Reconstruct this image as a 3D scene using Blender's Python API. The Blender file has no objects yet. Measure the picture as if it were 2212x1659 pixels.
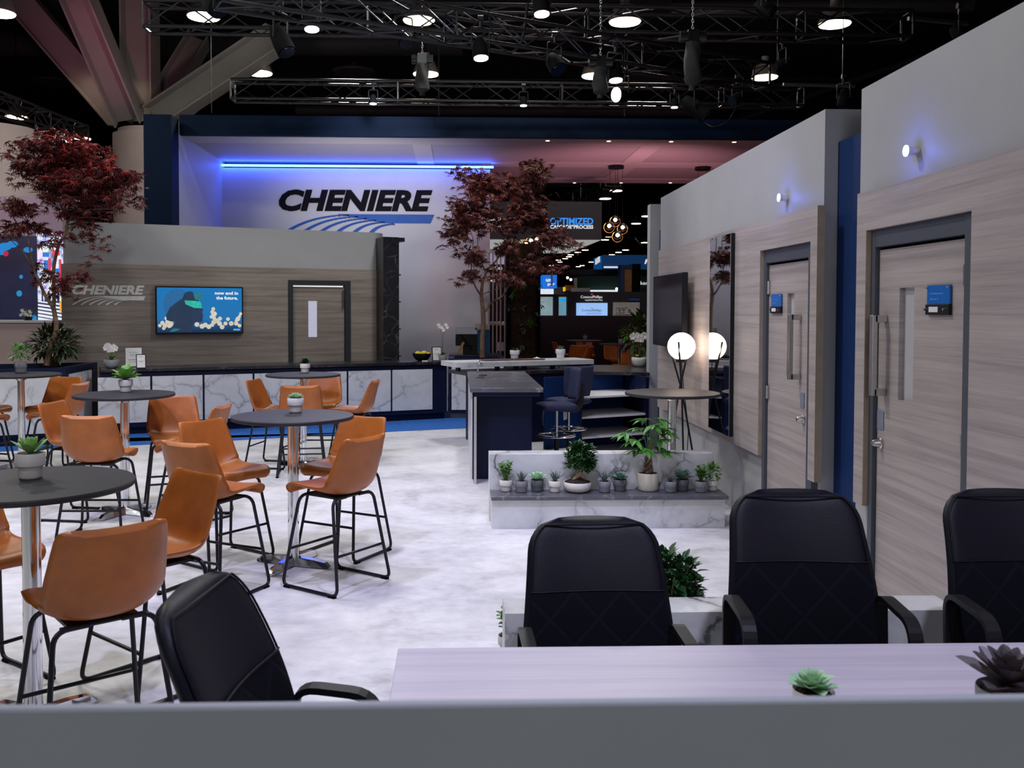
import bpy, math, random
from mathutils import Vector, Matrix, Quaternion
R = random.Random(7)
PI = math.pi
SC = bpy.context.scene
COL = SC.collection
V = Vector

# ---------------------------------------------------------------- camera
F, CX, CY, HC = 2000.0, 1047.0, 731.0, 1.75
_yaw, _pit, _rol = math.atan((CX-985)/F), math.atan((CY-667)/F), 0.0022
FW = V((math.sin(_yaw)*math.cos(_pit), math.cos(_yaw)*math.cos(_pit), -math.sin(_pit)))
_r = V((math.cos(_yaw), -math.sin(_yaw), 0)); _u = _r.cross(FW)
RT = _r*math.cos(_rol)+_u*math.sin(_rol)
UP = _u*math.cos(_rol)-_r*math.sin(_rol)
CAM = V((0, 0, HC))
def ray(u, v): return FW+RT*((u-CX)/F)-UP*((v-CY)/F)
def pz(u, v, z):
    d = ray(u, v); return CAM+d*((z-HC)/d.z)
def py(u, v, y):
    d = ray(u, v); return CAM+d*(y/d.y)
def px(u, v, x):
    d = ray(u, v); return CAM+d*(x/d.x)
def pl(u, v, p, n):
    d = ray(u, v); return CAM+d*((V(p)-CAM).dot(V(n))/d.dot(V(n)))
cd = bpy.data.cameras.new('camera'); cam = bpy.data.objects.new('camera', cd); COL.objects.link(cam)
M3 = Matrix((RT, UP, -FW)).transposed()
cam.matrix_world = Matrix.Translation(CAM) @ M3.to_4x4()
cd.sensor_width = 36; cd.sensor_fit = 'HORIZONTAL'; cd.lens = F/2212*36
cd.shift_x = (1106-CX)/2212; cd.shift_y = (CY-829.5)/2212
cd.clip_start = .05; cd.clip_end = 300
cd.dof.use_dof = True; cd.dof.focus_distance = 7.0; cd.dof.aperture_fstop = 7.0
SC.camera = cam

# ---------------------------------------------------------------- materials
def _nt(name):
    m = bpy.data.materials.new(name); m.use_nodes = True
    nt = m.node_tree; return m, nt, nt.nodes['Principled BSDF']
def N(nt, typ, **kw):
    n = nt.nodes.new(typ)
    for k, v in kw.items():
        if k.startswith('i_'): n.inputs[k[2:].replace('_', ' ')].default_value = v
        else: setattr(n, k, v)
    return n
def c4(c): return (c[0], c[1], c[2], 1)
def s2l(h):
    h = h.lstrip('#'); o = []
    for i in (0, 2, 4):
        x = int(h[i:i+2], 16)/255; o.append(x/12.92 if x <= .04045 else ((x+.055)/1.055)**2.4)
    return tuple(o)
def col(c): return s2l(c) if isinstance(c, str) else c
def ramp(nt, stops):
    r = nt.nodes.new('ShaderNodeValToRGB'); e = r.color_ramp.elements
    while len(e) < len(stops): e.new(.5)
    for q, (p, c) in zip(e, stops): q.position = p; q.color = c4(col(c))
    return r
def coords(nt, scale=(1, 1, 1), rot=(0, 0, 0), kind='Object'):
    t = N(nt, 'ShaderNodeTexCoord'); m = N(nt, 'ShaderNodeMapping')
    m.inputs['Scale'].default_value = scale; m.inputs['Rotation'].default_value = rot
    nt.links.new(t.outputs[kind], m.inputs['Vector']); return m
def noise(nt, mp, scale, detail=4, rough=.55, dist=0):
    n = N(nt, 'ShaderNodeTexNoise'); n.inputs['Scale'].default_value = scale; n.inputs['Detail'].default_value = detail
    n.inputs['Roughness'].default_value = rough; n.inputs['Distortion'].default_value = dist
    nt.links.new(mp.outputs[0], n.inputs['Vector']); return n
def bump(nt, b, h, strength, dist=.01):
    q = N(nt, 'ShaderNodeBump'); q.inputs['Strength'].default_value = strength; q.inputs['Distance'].default_value = dist
    nt.links.new(h, q.inputs['Height']); nt.links.new(q.outputs[0], b.inputs['Normal'])
def mat(name, c, rough=.5, metal=0, var=.12, scale=12, bmp=0, bscale=120, spec=.35, coat=0, sheen=0):
    m, nt, b = _nt(name); c = col(c)
    mp = coords(nt); n = noise(nt, mp, scale)
    lo = tuple(x*(1-var) for x in c); hi = tuple(min(1, x*(1+var)) for x in c)
    r = ramp(nt, [(.3, lo), (.7, hi)]); nt.links.new(n.outputs[0], r.inputs[0]); nt.links.new(r.outputs[0], b.inputs['Base Color'])
    b.inputs['Roughness'].default_value = rough; b.inputs['Metallic'].default_value = metal
    b.inputs['Specular IOR Level'].default_value = spec
    if coat: b.inputs['Coat Weight'].default_value = coat
    if sheen: b.inputs['Sheen Weight'].default_value = sheen
    if bmp:
        n2 = noise(nt, mp, bscale, 3); bump(nt, b, n2.outputs[0], bmp)
    return m
def emit(name, c, s, var=.1, scale=6, base=None, samp=False):
    m, nt, b = _nt(name); c = col(c)
    mp = coords(nt); n = noise(nt, mp, scale)
    r = ramp(nt, [(.3, tuple(x*(1-var) for x in c)), (.7, c)]); nt.links.new(n.outputs[0], r.inputs[0])
    nt.links.new(r.outputs[0], b.inputs['Emission Color']); b.inputs['Emission Strength'].default_value = s
    b.inputs['Base Color'].default_value = c4(base or (.02, .02, .02)); b.inputs['Roughness'].default_value = .4
    if samp is False: m.cycles.emission_sampling = 'NONE'
    return m
def wood(name, light, dark, rot=0, along='y', rough=.45):
    m, nt, b = _nt(name)
    sc = (1, .32, 13) if along == 'y' else (.32, 1, 13)
    if along == 'xt': sc = (.35, 13, 1)
    mp = coords(nt, sc, (0, 0, rot))
    n1 = noise(nt, mp, 1.25, 7, .55, .9); n2 = noise(nt, mp, 9, 5, .6, .2)
    mx = N(nt, 'ShaderNodeMath', operation='MULTIPLY_ADD'); mx.inputs[1].default_value = .35
    nt.links.new(n2.outputs[0], mx.inputs[0])
    m2 = N(nt, 'ShaderNodeMath', operation='MULTIPLY'); m2.inputs[1].default_value = .75
    nt.links.new(n1.outputs[0], m2.inputs[0]); nt.links.new(m2.outputs[0], mx.inputs[2])
    mid = tuple((a+b2)/2 for a, b2 in zip(col(light), col(dark)))
    r = ramp(nt, [(.34, dark), (.50, mid), (.66, light)]); nt.links.new(mx.outputs[0], r.inputs[0])
    nt.links.new(r.outputs[0], b.inputs['Base Color']); b.inputs['Roughness'].default_value = rough
    bump(nt, b, n2.outputs[0], .08, .004)
    return m
def marble(name, base, vein, soft, s=1.0, w=.018, rough=.3, amt=.85):
    m, nt, b = _nt(name)
    mp = coords(nt, (1, 1, 1), (.6, .5, .9))
    wn = noise(nt, mp, 1.7*s, 6, .6)
    add = N(nt, 'ShaderNodeVectorMath', operation='MULTIPLY_ADD'); add.inputs[1].default_value = (.55/s, .55/s, .55/s)
    nt.links.new(wn.outputs['Color'], add.inputs[0]); nt.links.new(mp.outputs[0], add.inputs[2])
    nv = N(nt, 'ShaderNodeTexVoronoi', feature='DISTANCE_TO_EDGE'); nv.inputs['Scale'].default_value = 1.9*s
    nt.links.new(add.outputs[0], nv.inputs['Vector'])
    rv = ramp(nt, [(0, (1, 1, 1)), (w*.35, (.85, .85, .85)), (w, (.30, .30, .30)), (w*5, (0, 0, 0))]); nt.links.new(nv.outputs[0], rv.inputs[0])
    br = noise(nt, mp, 1.6*s, 3); rb = ramp(nt, [(.38, (.0, .0, .0)), (.60, (1, 1, 1))]); nt.links.new(br.outputs[0], rb.inputs[0])
    mu = N(nt, 'ShaderNodeMath', operation='MULTIPLY'); nt.links.new(rv.outputs[0], mu.inputs[0]); nt.links.new(rb.outputs[0], mu.inputs[1])
    m3 = N(nt, 'ShaderNodeMath', operation='MULTIPLY'); m3.inputs[1].default_value = amt; nt.links.new(mu.outputs[0], m3.inputs[0])
    cl = noise(nt, mp, 2.2*s, 5, .6, 1); rc = ramp(nt, [(.35, soft), (.6, base)]); nt.links.new(cl.outputs[0], rc.inputs[0])
    mix = N(nt, 'ShaderNodeMix', data_type='RGBA'); nt.links.new(m3.outputs[0], mix.inputs[0])
    nt.links.new(rc.outputs[0], mix.inputs[6]); mix.inputs[7].default_value = c4(col(vein))
    nt.links.new(mix.outputs[2], b.inputs['Base Color']); b.inputs['Roughness'].default_value = rough
    return m
def glass(name, c=(1, 1, 1), rough=.02, ior=1.45, tr=1.0):
    m, nt, b = _nt(name); mp = coords(nt); n = noise(nt, mp, 5)
    r = ramp(nt, [(.3, tuple(x*.97 for x in c)), (.7, c)]); nt.links.new(n.outputs[0], r.inputs[0]); nt.links.new(r.outputs[0], b.inputs['Base Color'])
    b.inputs['Transmission Weight'].default_value = tr; b.inputs['Roughness'].default_value = rough; b.inputs['IOR'].default_value = ior
    return m
def leafmat(name, c, c2, rough=.45, trans=.15):
    m, nt, b = _nt(name); mp = coords(nt); n = noise(nt, mp, 9, 3)
    r = ramp(nt, [(.35, c), (.65, c2)]); nt.links.new(n.outputs[0], r.inputs[0]); nt.links.new(r.outputs[0], b.inputs['Base Color'])
    b.inputs['Roughness'].default_value = rough
    b.inputs['Subsurface Weight'].default_value = 0
    return m

# ---------------------------------------------------------------- mesh builder
def arr(n): return [2*PI*i/n for i in range(n)]
class MB:
    def __init__(s): s.v = []; s.f = []
    def add(s, vs, fs):
        o = len(s.v); s.v += [V(p) for p in vs]; s.f += [tuple(i+o for i in f) for f in fs]; return s
    def box(s, lo, hi, m=None):
        x0, y0, z0 = lo; x1, y1, z1 = hi
        vs = [V(p) for p in ((x0,y0,z0),(x1,y0,z0),(x1,y1,z0),(x0,y1,z0),(x0,y0,z1),(x1,y0,z1),(x1,y1,z1),(x0,y1,z1))]
        if m: vs = [m @ p for p in vs]
        return s.add(vs, [(0,3,2,1),(4,5,6,7),(0,1,5,4),(1,2,6,5),(2,3,7,6),(3,0,4,7)])
    def cbox(s, c, size, m=None):
        c = V(c); h = V(size)/2
        if m: return s.box(-h, h, Matrix.Translation(c) @ m)
        return s.box(c-h, c+h)
    def prism(s, poly, z0, z1):
        n = len(poly)
        return s.add([(p[0],p[1],z0) for p in poly]+[(p[0],p[1],z1) for p in poly],
            [tuple(range(n-1,-1,-1)), tuple(range(n,2*n))]+[(i,(i+1)%n,n+(i+1)%n,n+i) for i in range(n)])
    def sheet(s, pts, d):   # polygon pts extruded by vector d
        n = len(pts); d = V(d)
        return s.add([V(p) for p in pts]+[V(p)+d for p in pts],
            [tuple(range(n-1,-1,-1)), tuple(range(n,2*n))]+[(i,(i+1)%n,n+(i+1)%n,n+i) for i in range(n)])
    def poly(s, pts): return s.add(pts, [tuple(range(len(pts)))])
    def tube(s, path, r, n=8, cap=True, closed=False):
        path = [V(p) for p in path]; m = len(path)
        rs = r if isinstance(r, (list, tuple)) else [r]*m
        vs = []; fs = []; prev = None
        for i, p in enumerate(path):
            if closed: t = (path[(i+1)%m]-path[i-1])
            else: t = path[min(i+1,m-1)]-path[max(i-1,0)]
            t = t.normalized() if t.length > 1e-9 else V((0,0,1))
            if prev is None:
                a = V((0,0,1)) if abs(t.z) < .9 else V((1,0,0)); nrm = t.cross(a).normalized()
            else:
                nrm = prev-t*prev.dot(t)
                nrm = nrm.normalized() if nrm.length > 1e-6 else t.orthogonal().normalized()
            prev = nrm; b = t.cross(nrm)
            for k in arr(n): vs.append(p+(nrm*math.cos(k)+b*math.sin(k))*rs[i])
        rng = m if closed else m-1
        for i in range(rng):
            j = (i+1)%m
            for k in range(n):
                k2 = (k+1)%n; fs.append((i*n+k, i*n+k2, j*n+k2, j*n+k))
        if cap and not closed:
            fs.append(tuple(range(n-1,-1,-1))); fs.append(tuple((m-1)*n+k for k in range(n)))
        return s.add(vs, fs)
    def cyl(s, a, b, r, r2=None, n=16): return s.tube([a, b], [r, r if r2 is None else r2], n)
    def lathe(s, prof, c=(0,0,0), n=24, axis=None):
        c = V(c); q = V((0,0,1)).rotation_difference(V(axis).normalized()) if axis is not None else Quaternion()
        vs = []; fs = []
        for r, z in prof:
            for k in arr(n): vs.append(c+q @ V((r*math.cos(k), r*math.sin(k), z)))
        for i in range(len(prof)-1):
            for k in range(n):
                k2 = (k+1)%n; fs.append((i*n+k, i*n+k2, (i+1)*n+k2, (i+1)*n+k))
        fs.append(tuple(range(n-1,-1,-1))); fs.append(tuple((len(prof)-1)*n+k for k in range(n)))
        return s.add(vs, fs)
    def sphere(s, c, r, n=20, m=12, sq=1):
        return s.lathe([(max(1e-4, r*math.sin(PI*i/m)), -r*sq*math.cos(PI*i/m)) for i in range(m+1)], c, n)
    def grid(s, P, nu, nv):   # P(i,j) -> point
        vs = [P(i/nu, j/nv) for j in range(nv+1) for i in range(nu+1)]
        w = nu+1
        return s.add(vs, [(j*w+i, j*w+i+1, (j+1)*w+i+1, (j+1)*w+i) for j in range(nv) for i in range(nu)])
    def leaf(s, p, d, up, L, W, bend=.2, fold=.15, shape=((.0,.15),(.35,1),(.7,.75),(1,.0))):
        p = V(p); d = V(d).normalized(); up = V(up)
        sd = d.cross(up)
        sd = sd.normalized() if sd.length > 1e-5 else d.orthogonal().normalized()
        nn = sd.cross(d); vs = []; fs = []
        for t, w in shape:
            q = p+d*(L*t)-nn*(bend*L*t*t)
            vs += [q+sd*(W*w/2)+nn*(fold*W*w), q, q-sd*(W*w/2)+nn*(fold*W*w)]
        for i in range(len(shape)-1):
            a = i*3; fs += [(a,a+1,a+4,a+3),(a+1,a+2,a+5,a+4)]
        return s.add(vs, fs)
    def mesh(s, name, m, smooth=False, inv=None):
        me = bpy.data.meshes.new(name)
        vs = [inv @ p for p in s.v] if inv else s.v
        me.from_pydata([tuple(p) for p in vs], [], s.f); me.materials.append(m)
        me.update()
        if smooth:
            me.polygons.foreach_set('use_smooth', [True]*len(me.polygons))
        return me
def soft(o, ang=40):
    me = o.data
    me.polygons.foreach_set('use_smooth', [True]*len(me.polygons))
    try: me.set_sharp_from_angle(angle=math.radians(ang))
    except Exception: pass
def obj(name, mb, m, parent=None, smooth=False, bevel=0, local=False, sub=0, seg=2, ang=40):
    inv = None
    if parent is not None and not local: inv = parent.matrix_world.inverted() if parent.type == 'EMPTY' else (parent.parent.matrix_world.inverted() if parent.parent else None)
    o = bpy.data.objects.new(name, mb.mesh(name, m, False, inv)); COL.objects.link(o)
    if parent is not None: o.parent = parent
    if smooth: soft(o, ang)
    if bevel:
        b = o.modifiers.new('bevel', 'BEVEL'); b.width = bevel; b.segments = seg; b.limit_method = 'ANGLE'; b.angle_limit = math.radians(35); b.harden_normals = False
    if sub:
        q = o.modifiers.new('sub', 'SUBSURF'); q.levels = sub; q.render_levels = sub
    return o
def tag(o, label, cat, group=None, kind=None):
    o['label'] = label; o['category'] = cat
    if group: o['group'] = group
    if kind: o['kind'] = kind
    return o
def thing(name, label, cat, loc=(0,0,0), rot=0, group=None):
    o = bpy.data.objects.new(name, None); o.empty_display_size = .1; COL.objects.link(o)
    o.matrix_world = Matrix.Translation(V(loc)) @ Matrix.Rotation(rot, 4, 'Z')
    return tag(o, label, cat, group)
def struct(name, mb, m, label=None, **k):
    o = obj(name, mb, m, **k); o['kind'] = 'structure'
    return o
def dup(t, loc, rot, label, group=None):
    r = t.copy(); COL.objects.link(r)
    r.matrix_world = Matrix.Translation(V(loc)) @ Matrix.Rotation(rot, 4, 'Z')
    r['label'] = label
    if group: r['group'] = group
    for ch in list(t.children):
        c = ch.copy(); COL.objects.link(c); c.parent = r
        for g in list(ch.children):
            d = g.copy(); COL.objects.link(d); d.parent = c
    return r
def text_mb(txt, size, origin, ux, uy, depth=.004, shear=0, bold=0, align='LEFT', spacing=1.0, sx=1.0):
    """lettering as a mesh: baseline starts at origin, runs along ux, letters stand along uy"""
    cu = bpy.data.curves.new('t', 'FONT'); cu.body = txt; cu.size = 1; cu.shear = shear; cu.offset = bold
    cu.align_x = align; cu.space_character = spacing; cu.extrude = .5; cu.resolution_u = 3
    o = bpy.data.objects.new('t', cu); COL.objects.link(o)
    dg = bpy.context.evaluated_depsgraph_get(); me = bpy.data.meshes.new_from_object(o.evaluated_get(dg))
    ux = V(ux).normalized(); uy = V(uy).normalized(); n = ux.cross(uy); mb = MB()
    mb.add([V(origin)+ux*(q.co.x*size*sx)+uy*(q.co.y*size)+n*((q.co.z+.5)*depth) for q in me.vertices], [tuple(p.vertices) for p in me.polygons])
    bpy.data.objects.remove(o); bpy.data.curves.remove(cu); bpy.data.meshes.remove(me)
    return mb
def text_w(txt, bold=0, spacing=1.0, shear=0):
    mb = text_mb(txt, 1, (0,0,0), (1,0,0), (0,1,0), bold=bold, spacing=spacing, shear=shear)
    xs = [p.x for p in mb.v]; ys = [p.y for p in mb.v]
    return min(xs), max(xs), min(ys), max(ys)
def fit_text(txt, a, b, h, uy, depth=.004, shear=0, bold=0, spacing=1.0):
    """lettering stretched to run from point a to point b with cap height h"""
    a, b = V(a), V(b); x0, x1, y0, y1 = text_w(txt, bold, spacing, shear)
    y1 = text_w('H', bold)[3]
    ux = (b-a); size = h/y1; sx = ux.length/((x1-x0)*size); ux.normalize()
    return text_mb(txt, size, a-ux*(x0*size*sx), ux, uy, depth, shear, bold, 'LEFT', spacing, sx)
# ---------------------------------------------------------------- shared materials
M_white = mat('painted grey panel', (.40, .40, .42), .55, var=.03, scale=3)
M_white2 = mat('painted white panel', (.62, .62, .66), .5, var=.03, scale=3)
M_grey_near = mat('grey partition paint', (.29, .31, .335), .6, var=.04, scale=3)
M_navy = mat('navy laminate', (.006, .010, .036), .42, var=.15, scale=4, spec=.16)
M_navy_wall = mat('navy paint', (.008, .030, .12), .55, var=.08, scale=4, spec=.15)
M_navy_fascia = mat('dark navy fascia', (.003, .011, .032), .6, var=.08, scale=3, spec=.08)
M_woodR = wood('grey oak laminate', '#b5aaa8', '#8f8685', 0, 'y')
M_woodT = wood('brown grey oak laminate', '#9c918a', '#6e655f', -math.atan2(.3793, .9253), 'x')
M_woodX = wood('pale wood table top', '#c2bccb', '#aca5b8', 0, 'xt', .38)
M_marble = marble('white marble', (.68, .69, .73), (.20, .205, .24), (.59, .60, .64), 1.2, .018)
M_marbleB = marble('white marble bench', (.66, .67, .67), (.085, .085, .10), (.56, .57, .58), 1.25, .026, .3, 1.0)
M_dark = marble('black marble', (.016, .016, .022), (.22, .20, .20), (.010, .010, .014), 2.2, .008, .28, .8)
M_darkg = marble('charcoal marble', (.10, .098, .118), (.48, .46, .52), (.07, .07, .085), 2.2, .008, .28, .7)
M_frame = mat('slate door frame', (.075, .083, .105), .5, var=.05)
M_black = mat('black plastic', (.008, .008, .010), .45, spec=.25)
M_matblack = mat('matt black', (.004, .004, .005), .8, spec=.08)
M_chrome = mat('polished chrome', (.80, .80, .82), .12, 1, var=.03)
M_steel = mat('brushed steel', (.55, .53, .52), .35, 1, var=.08, scale=40)
M_edge = mat('plywood edge', (.38, .30, .23), .6, var=.1)
M_blackmetal = mat('black powder coat', (.010, .009, .014), .42, var=.15, spec=.3)
M_leather = mat('tan leather', (.375, .108, .017), .38, var=.18, scale=7, bmp=.14, bscale=160, spec=.5)
M_offleather = mat('black leather', (.005, .005, .011), .46, var=.12, bmp=.10, bscale=220, spec=.2)
M_tabletop = mat('charcoal laminate', (.030, .030, .036), .48, var=.06, spec=.25)
M_potwhite = mat('ceramic off white', (.74, .71, .66), .5, var=.04)
M_potgrey = mat('ceramic grey', (.24, .25, .27), .6, var=.06)
M_potdark = mat('ceramic dark grey', (.12, .13, .135), .6, var=.06)
M_potcream = mat('ceramic cream', (.60, .56, .45), .4, var=.04)
M_soil = mat('potting soil', (.028, .016, .012), .95, var=.5, scale=60, bmp=.8, bscale=90)
M_paper = mat('white paper', (.75, .75, .76), .6, var=.02)
M_acrylic = glass('clear acrylic', (.95, .97, 1), .03)
M_smoke = mat('hall void black', (.020, .017, .024), .9, var=.3, scale=.5)
M_beamgrey = mat('grey painted steel', (.20, .195, .20), .5, var=.08, scale=1.5)
M_truss = mat('black aluminium truss', (.055, .055, .058), .28, .85, var=.15)
M_conc = mat('painted concrete column', (.48, .42, .41), .75, var=.05, scale=2, bmp=.1, bscale=40)
M_warm = emit('warm lamp glow', (1, .78, .52), 14, .03)
M_warmS = emit('warm lamp glow far', (1, .70, .42), 9, .03)
M_cool = emit('cool lamp face', (.80, .78, 1), 16, .25, 40)
M_blueglow = emit('blue lamp face', (.42, .58, 1), 5, .02)
M_bluestrip = emit('blue strip light', (.03, .10, 1), 22, .02, samp=True)
M_globe = emit('opal globe', (1, .78, .60), 6.5, .02, 3, (.9, .9, .88), True)
M_navytext = mat('near black vinyl', (.005, .004, .008), .6, spec=.1)
M_bluevinyl = mat('blue vinyl', (.006, .10, .42), .5)
M_greyvinyl = mat('light grey vinyl', (.50, .47, .45), .5)
M_greyvinyl2 = mat('white acrylic letters', (.78, .78, .78), .5)

def floor_mat():
    m, nt, b = _nt('mottled white vinyl')
    mp = coords(nt, (1, 1.35, 1)); n1 = noise(nt, mp, 1.5, 8, .66, .5); n2 = noise(nt, mp, 9, 5, .6)
    ad = N(nt, 'ShaderNodeMath', operation='MULTIPLY_ADD'); ad.inputs[1].default_value = .35
    nt.links.new(n2.outputs[0], ad.inputs[0]); m2 = N(nt, 'ShaderNodeMath', operation='MULTIPLY'); m2.inputs[1].default_value = .7
    nt.links.new(n1.outputs[0], m2.inputs[0]); nt.links.new(m2.outputs[0], ad.inputs[2])
    r = ramp(nt, [(.34, (.40, .395, .41)), (.5, (.62, .615, .64)), (.64, (.75, .74, .77))]); nt.links.new(ad.outputs[0], r.inputs[0])
    nt.links.new(r.outputs[0], b.inputs['Base Color']); b.inputs['Roughness'].default_value = .5
    bump(nt, b, n2.outputs[0], .05); return m
M_floor = floor_mat()
M_bluecarpet = mat('blue carpet', (.025, .135, .50), .9, var=.25, scale=18, bmp=.5, bscale=200)
M_redcarpet = mat('red carpet', (.40, .025, .03), .95, var=.15, scale=20)
M_hallfloor = mat('hall floor', (.10, .09, .09), .8, var=.2, scale=1)
# ================================================================ SETTING
# booth floor (mottled white), blue carpet strip along the bar, hall floor beyond
E1, N1 = V((.9253, .3793, 0)), V((-.3793, .9253, 0))      # direction of the bar and its normal
O1 = V((-4.911, 12.712, 0))
def W(s, d, z): return O1+E1*s+N1*d+V((0, 0, z))
def pw(u, v, d): return pl(u, v, W(0, d, 0), N1)             # pixel onto a plane parallel to the bar
bl = [pz(-300, 990, 0), pz(0, 976, 0), pz(500, 952, 0), pz(860, 932, 0), pz(1015, 925, 0)]
mb = MB(); mb.poly([(-14, -3, 0), (6, -3, 0), (6, 12.6, 0), (2.4, 12.6, 0), (bl[-1].x+.6, bl[-1].y+.1, 0)]+[(p.x, p.y, 0) for p in reversed(bl)]+[(-14, bl[0].y, 0)])
struct('floor', mb, M_floor)
mb = MB(); mb.poly([(p.x, p.y, .002) for p in bl]+[(1.2, 15.4, .002), (-14, 9.5, .002), (-14, bl[0].y, .002)])
struct('floor_blue', mb, M_bluecarpet)
mb = MB(); mb.box((-45, -8, -.2), (45, 140, -.004)); struct('floor_hall', mb, M_hallfloor)
mb = MB(); mb.poly([(1.0, 13.2, .001), (6, 12.7, .001), (7, 26, .001), (0, 26, .001)]); struct('floor_red', mb, M_redcarpet)
# hall shell, dark
mb = MB(); mb.box((-45, -8, 10.2), (45, 140, 10.5)); struct('ceiling', mb, M_smoke)
mb = MB(); mb.box((-45, 140, -.2), (45, 140.3, 10.5)); struct('wall_back', mb, M_smoke)
mb = MB(); mb.box((-45.3, -8, -.2), (-45, 140, 10.5)); struct('wall_hall_left', mb, M_smoke)
mb = MB(); mb.box((45, -8, -.2), (45.3, 140, 10.5)); struct('wall_hall_right', mb, M_smoke)
mb = MB(); mb.box((-45, -8.3, -.2), (45, -8, 10.5)); struct('wall_front', mb, M_smoke)

# ---- right-hand meeting room blocks
XW, XC = 2.43, 2.36           # wall face, cladding face
yA0 = px(1782, 300, XW).y; yA1 = px(1427, 500, XW).y; yB1 = px(1860, 300, XW).y
ZT = 3.07
mb = MB(); mb.box((XW, yA0, 0), (5.2, yA1, ZT))
D1 = (px(1749.7, 600, XC).y, px(1641.1, 600, XC).y); D2 = (px(2096, 600, XC).y, px(1869.3, 600, XC).y)
def wall_block(name, y0, y1, d0, d1):
    mb = MB(); zd = 2.205
    mb.box((XW, y0, 0), (5.2, d0, ZT)); mb.box((XW, d1, 0), (5.2, y1, ZT)); mb.box((XW, d0, zd), (5.2, d1, ZT)); mb.box((XW+.13, d0, 0), (5.2, d1, zd))
    return struct(name, mb, M_white)
wall_block('wall_right_back', yA0, yA1, D1[0]+.01, D1[1]-.01)
wall_block('wall_right_front', -2.5, yB1, D2[0]+.01, D2[1]-.01)
mb = MB(); mb.box((px(1808, 700, 2.52).x, yB1-.02, 0), (5.2, yA0+.0, px(1808, 307, 2.51).z)); struct('wall_recess', mb, M_navy_wall)
# farther post with its own navy recess
yP = 11.62; mb = MB(); mb.box((2.44, yP, 0), (5.2, yP+.16, ZT)); struct('wall_post', mb, M_white)
mb = MB(); mb.box((2.56, yA1, 0), (5.2, yP, 2.74)); struct('wall_recess_back', mb, M_navy_wall)
def cladding(name, y0, y1, d0, d1):
    mb = MB(); z0, z1, zd = .61, 2.43, 2.205
    mb.box((XC, y0, z0), (XW-.02, d0, z1)); mb.box((XC, d1, z0), (XW-.02, y1, z1)); mb.box((XC, d0, zd), (XW-.02, d1, z1))
    o = struct(name, mb, M_woodR)
    e = MB()   # raw board edge, batten behind
    e.box((XC-.001, y0-.002, z0), (XW-.022, y0+.001, z1)); e.box((XC+.001, d1-.003, z0), (XW-.022, d1-.0, zd))
    obj('board_edge', e, M_edge, o)
    e = MB(); e.box((XW-.02, y0+.06, z0+.06), (XW, d0, z1-.06)); e.box((XW-.02, d1, z0+.06), (XW, y1-.06, z1-.06)); obj('batten', e, M_black, o)
    return o
cladding('trim_1', px(1763, 700, XC).y, px(1421.5, 700, XC).y, D1[0], D1[1])
cladding('trim_2', -2.4, px(1848, 700, XC).y, D2[0], D2[1])

def make_door(name, d0, d1, hinge_far):
    zd = 2.205; t = bpy.data.objects.new(name, None); COL.objects.link(t); t.matrix_world = Matrix.Translation((XW, (d0+d1)/2, 0)); t['kind'] = 'structure'
    f = MB(); w = .055
    wn = .10; f.box((XC+.025, d0+.001, 0), (XW+.10, d0+wn, zd-.001)); f.box((XC+.03, d1-w, 0), (XW+.10, d1-.001, zd-.001)); f.box((XC+.03, d0+wn, zd-.10), (XW+.10, d1-w, zd-.001))
    obj('frame', f, M_frame, t, bevel=.004)
    g = MB(); a, b = d0+wn, d1-w
    g.box((XC+.075, a, .01), (XC+.085, a+.012, zd-.10)); g.box((XC+.075, b-.012, .01), (XC+.085, b, zd-.10)); g.box((XC+.075, a, zd-.118), (XC+.085, b, zd-.10))
    obj('stop', g, M_matblack, t)
    return t, a+.006, b-.006
# leaves
XL = XC+.055
def door_parts(t, a, b, vis, hbar, hpost, hz, plate, knob, hinges, hinge_far):
    # vis: (y0,y1,z0,z1) of the vision panel, cut through the leaf
    y0, y1, z0, z1 = vis; zt = 2.088
    m = MB(); X0, X1 = XL, XL+.05
    m.box((X0, a, .012), (X1, y0, zt)); m.box((X0, y1, .012), (X1, b, zt)); m.box((X0, y0, .012), (X1, y1, z0)); m.box((X0, y0, z1), (X1, y1, zt))
    lf = obj('leaf', m, M_woodR, t)
    g = MB(); g.box((X0+.028, y0, z0), (X0+.036, y1, z1)); obj('glass', g, M_frost, lf)
    h = MB(); s = .02; zA, zB = hz
    h.box((X0-.085, hbar-s, zA), (X0-.055, hbar+s, zB))
    for z in (zA, zB-.04): h.box((X0-.085, min(hbar-s, hpost-s), z), (X0-.0, max(hbar+s, hpost+s), z+.04)) if False else h.box((X0-.07, hbar-s, z), (X0, hbar+s, z+.04))
    obj('handle', h, M_steel, lf, bevel=.003)
    p = MB(); yy, z0p, z1p, w = plate; p.box((X0-.006, yy-w, z0p), (X0, yy+w, z1p)); obj('lock_plate', p, M_plate, lf, bevel=.004)
    k = MB(); ky, kz = knob
    k.lathe([(.034, 0), (.034, .008), (.026, .012), (.018, .045), (.015, .05)], (X0, ky, kz), 20, (-1, 0, 0)); obj('knob', k, M_steel, lf, smooth=True)
    for hy, hzz in hinges:
        q = MB(); q.cyl((X0-.012, hy, hzz-.05), (X0-.012, hy, hzz+.05), .011, n=10); q.box((X0-.006, hy-.025, hzz-.05), (X0-.001, hy+.025, hzz+.05)); obj('hinge', q, M_steel, lf)
M_frost = mat('frosted glazing', (.50, .50, .53), .35, var=.02)
M_plate = mat('blue grey plate', (.22, .24, .32), .35)
t1, a1, b1 = make_door('door_1', D1[0], D1[1], True)
q = lambda u, v: px(u, v, XL)
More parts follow.
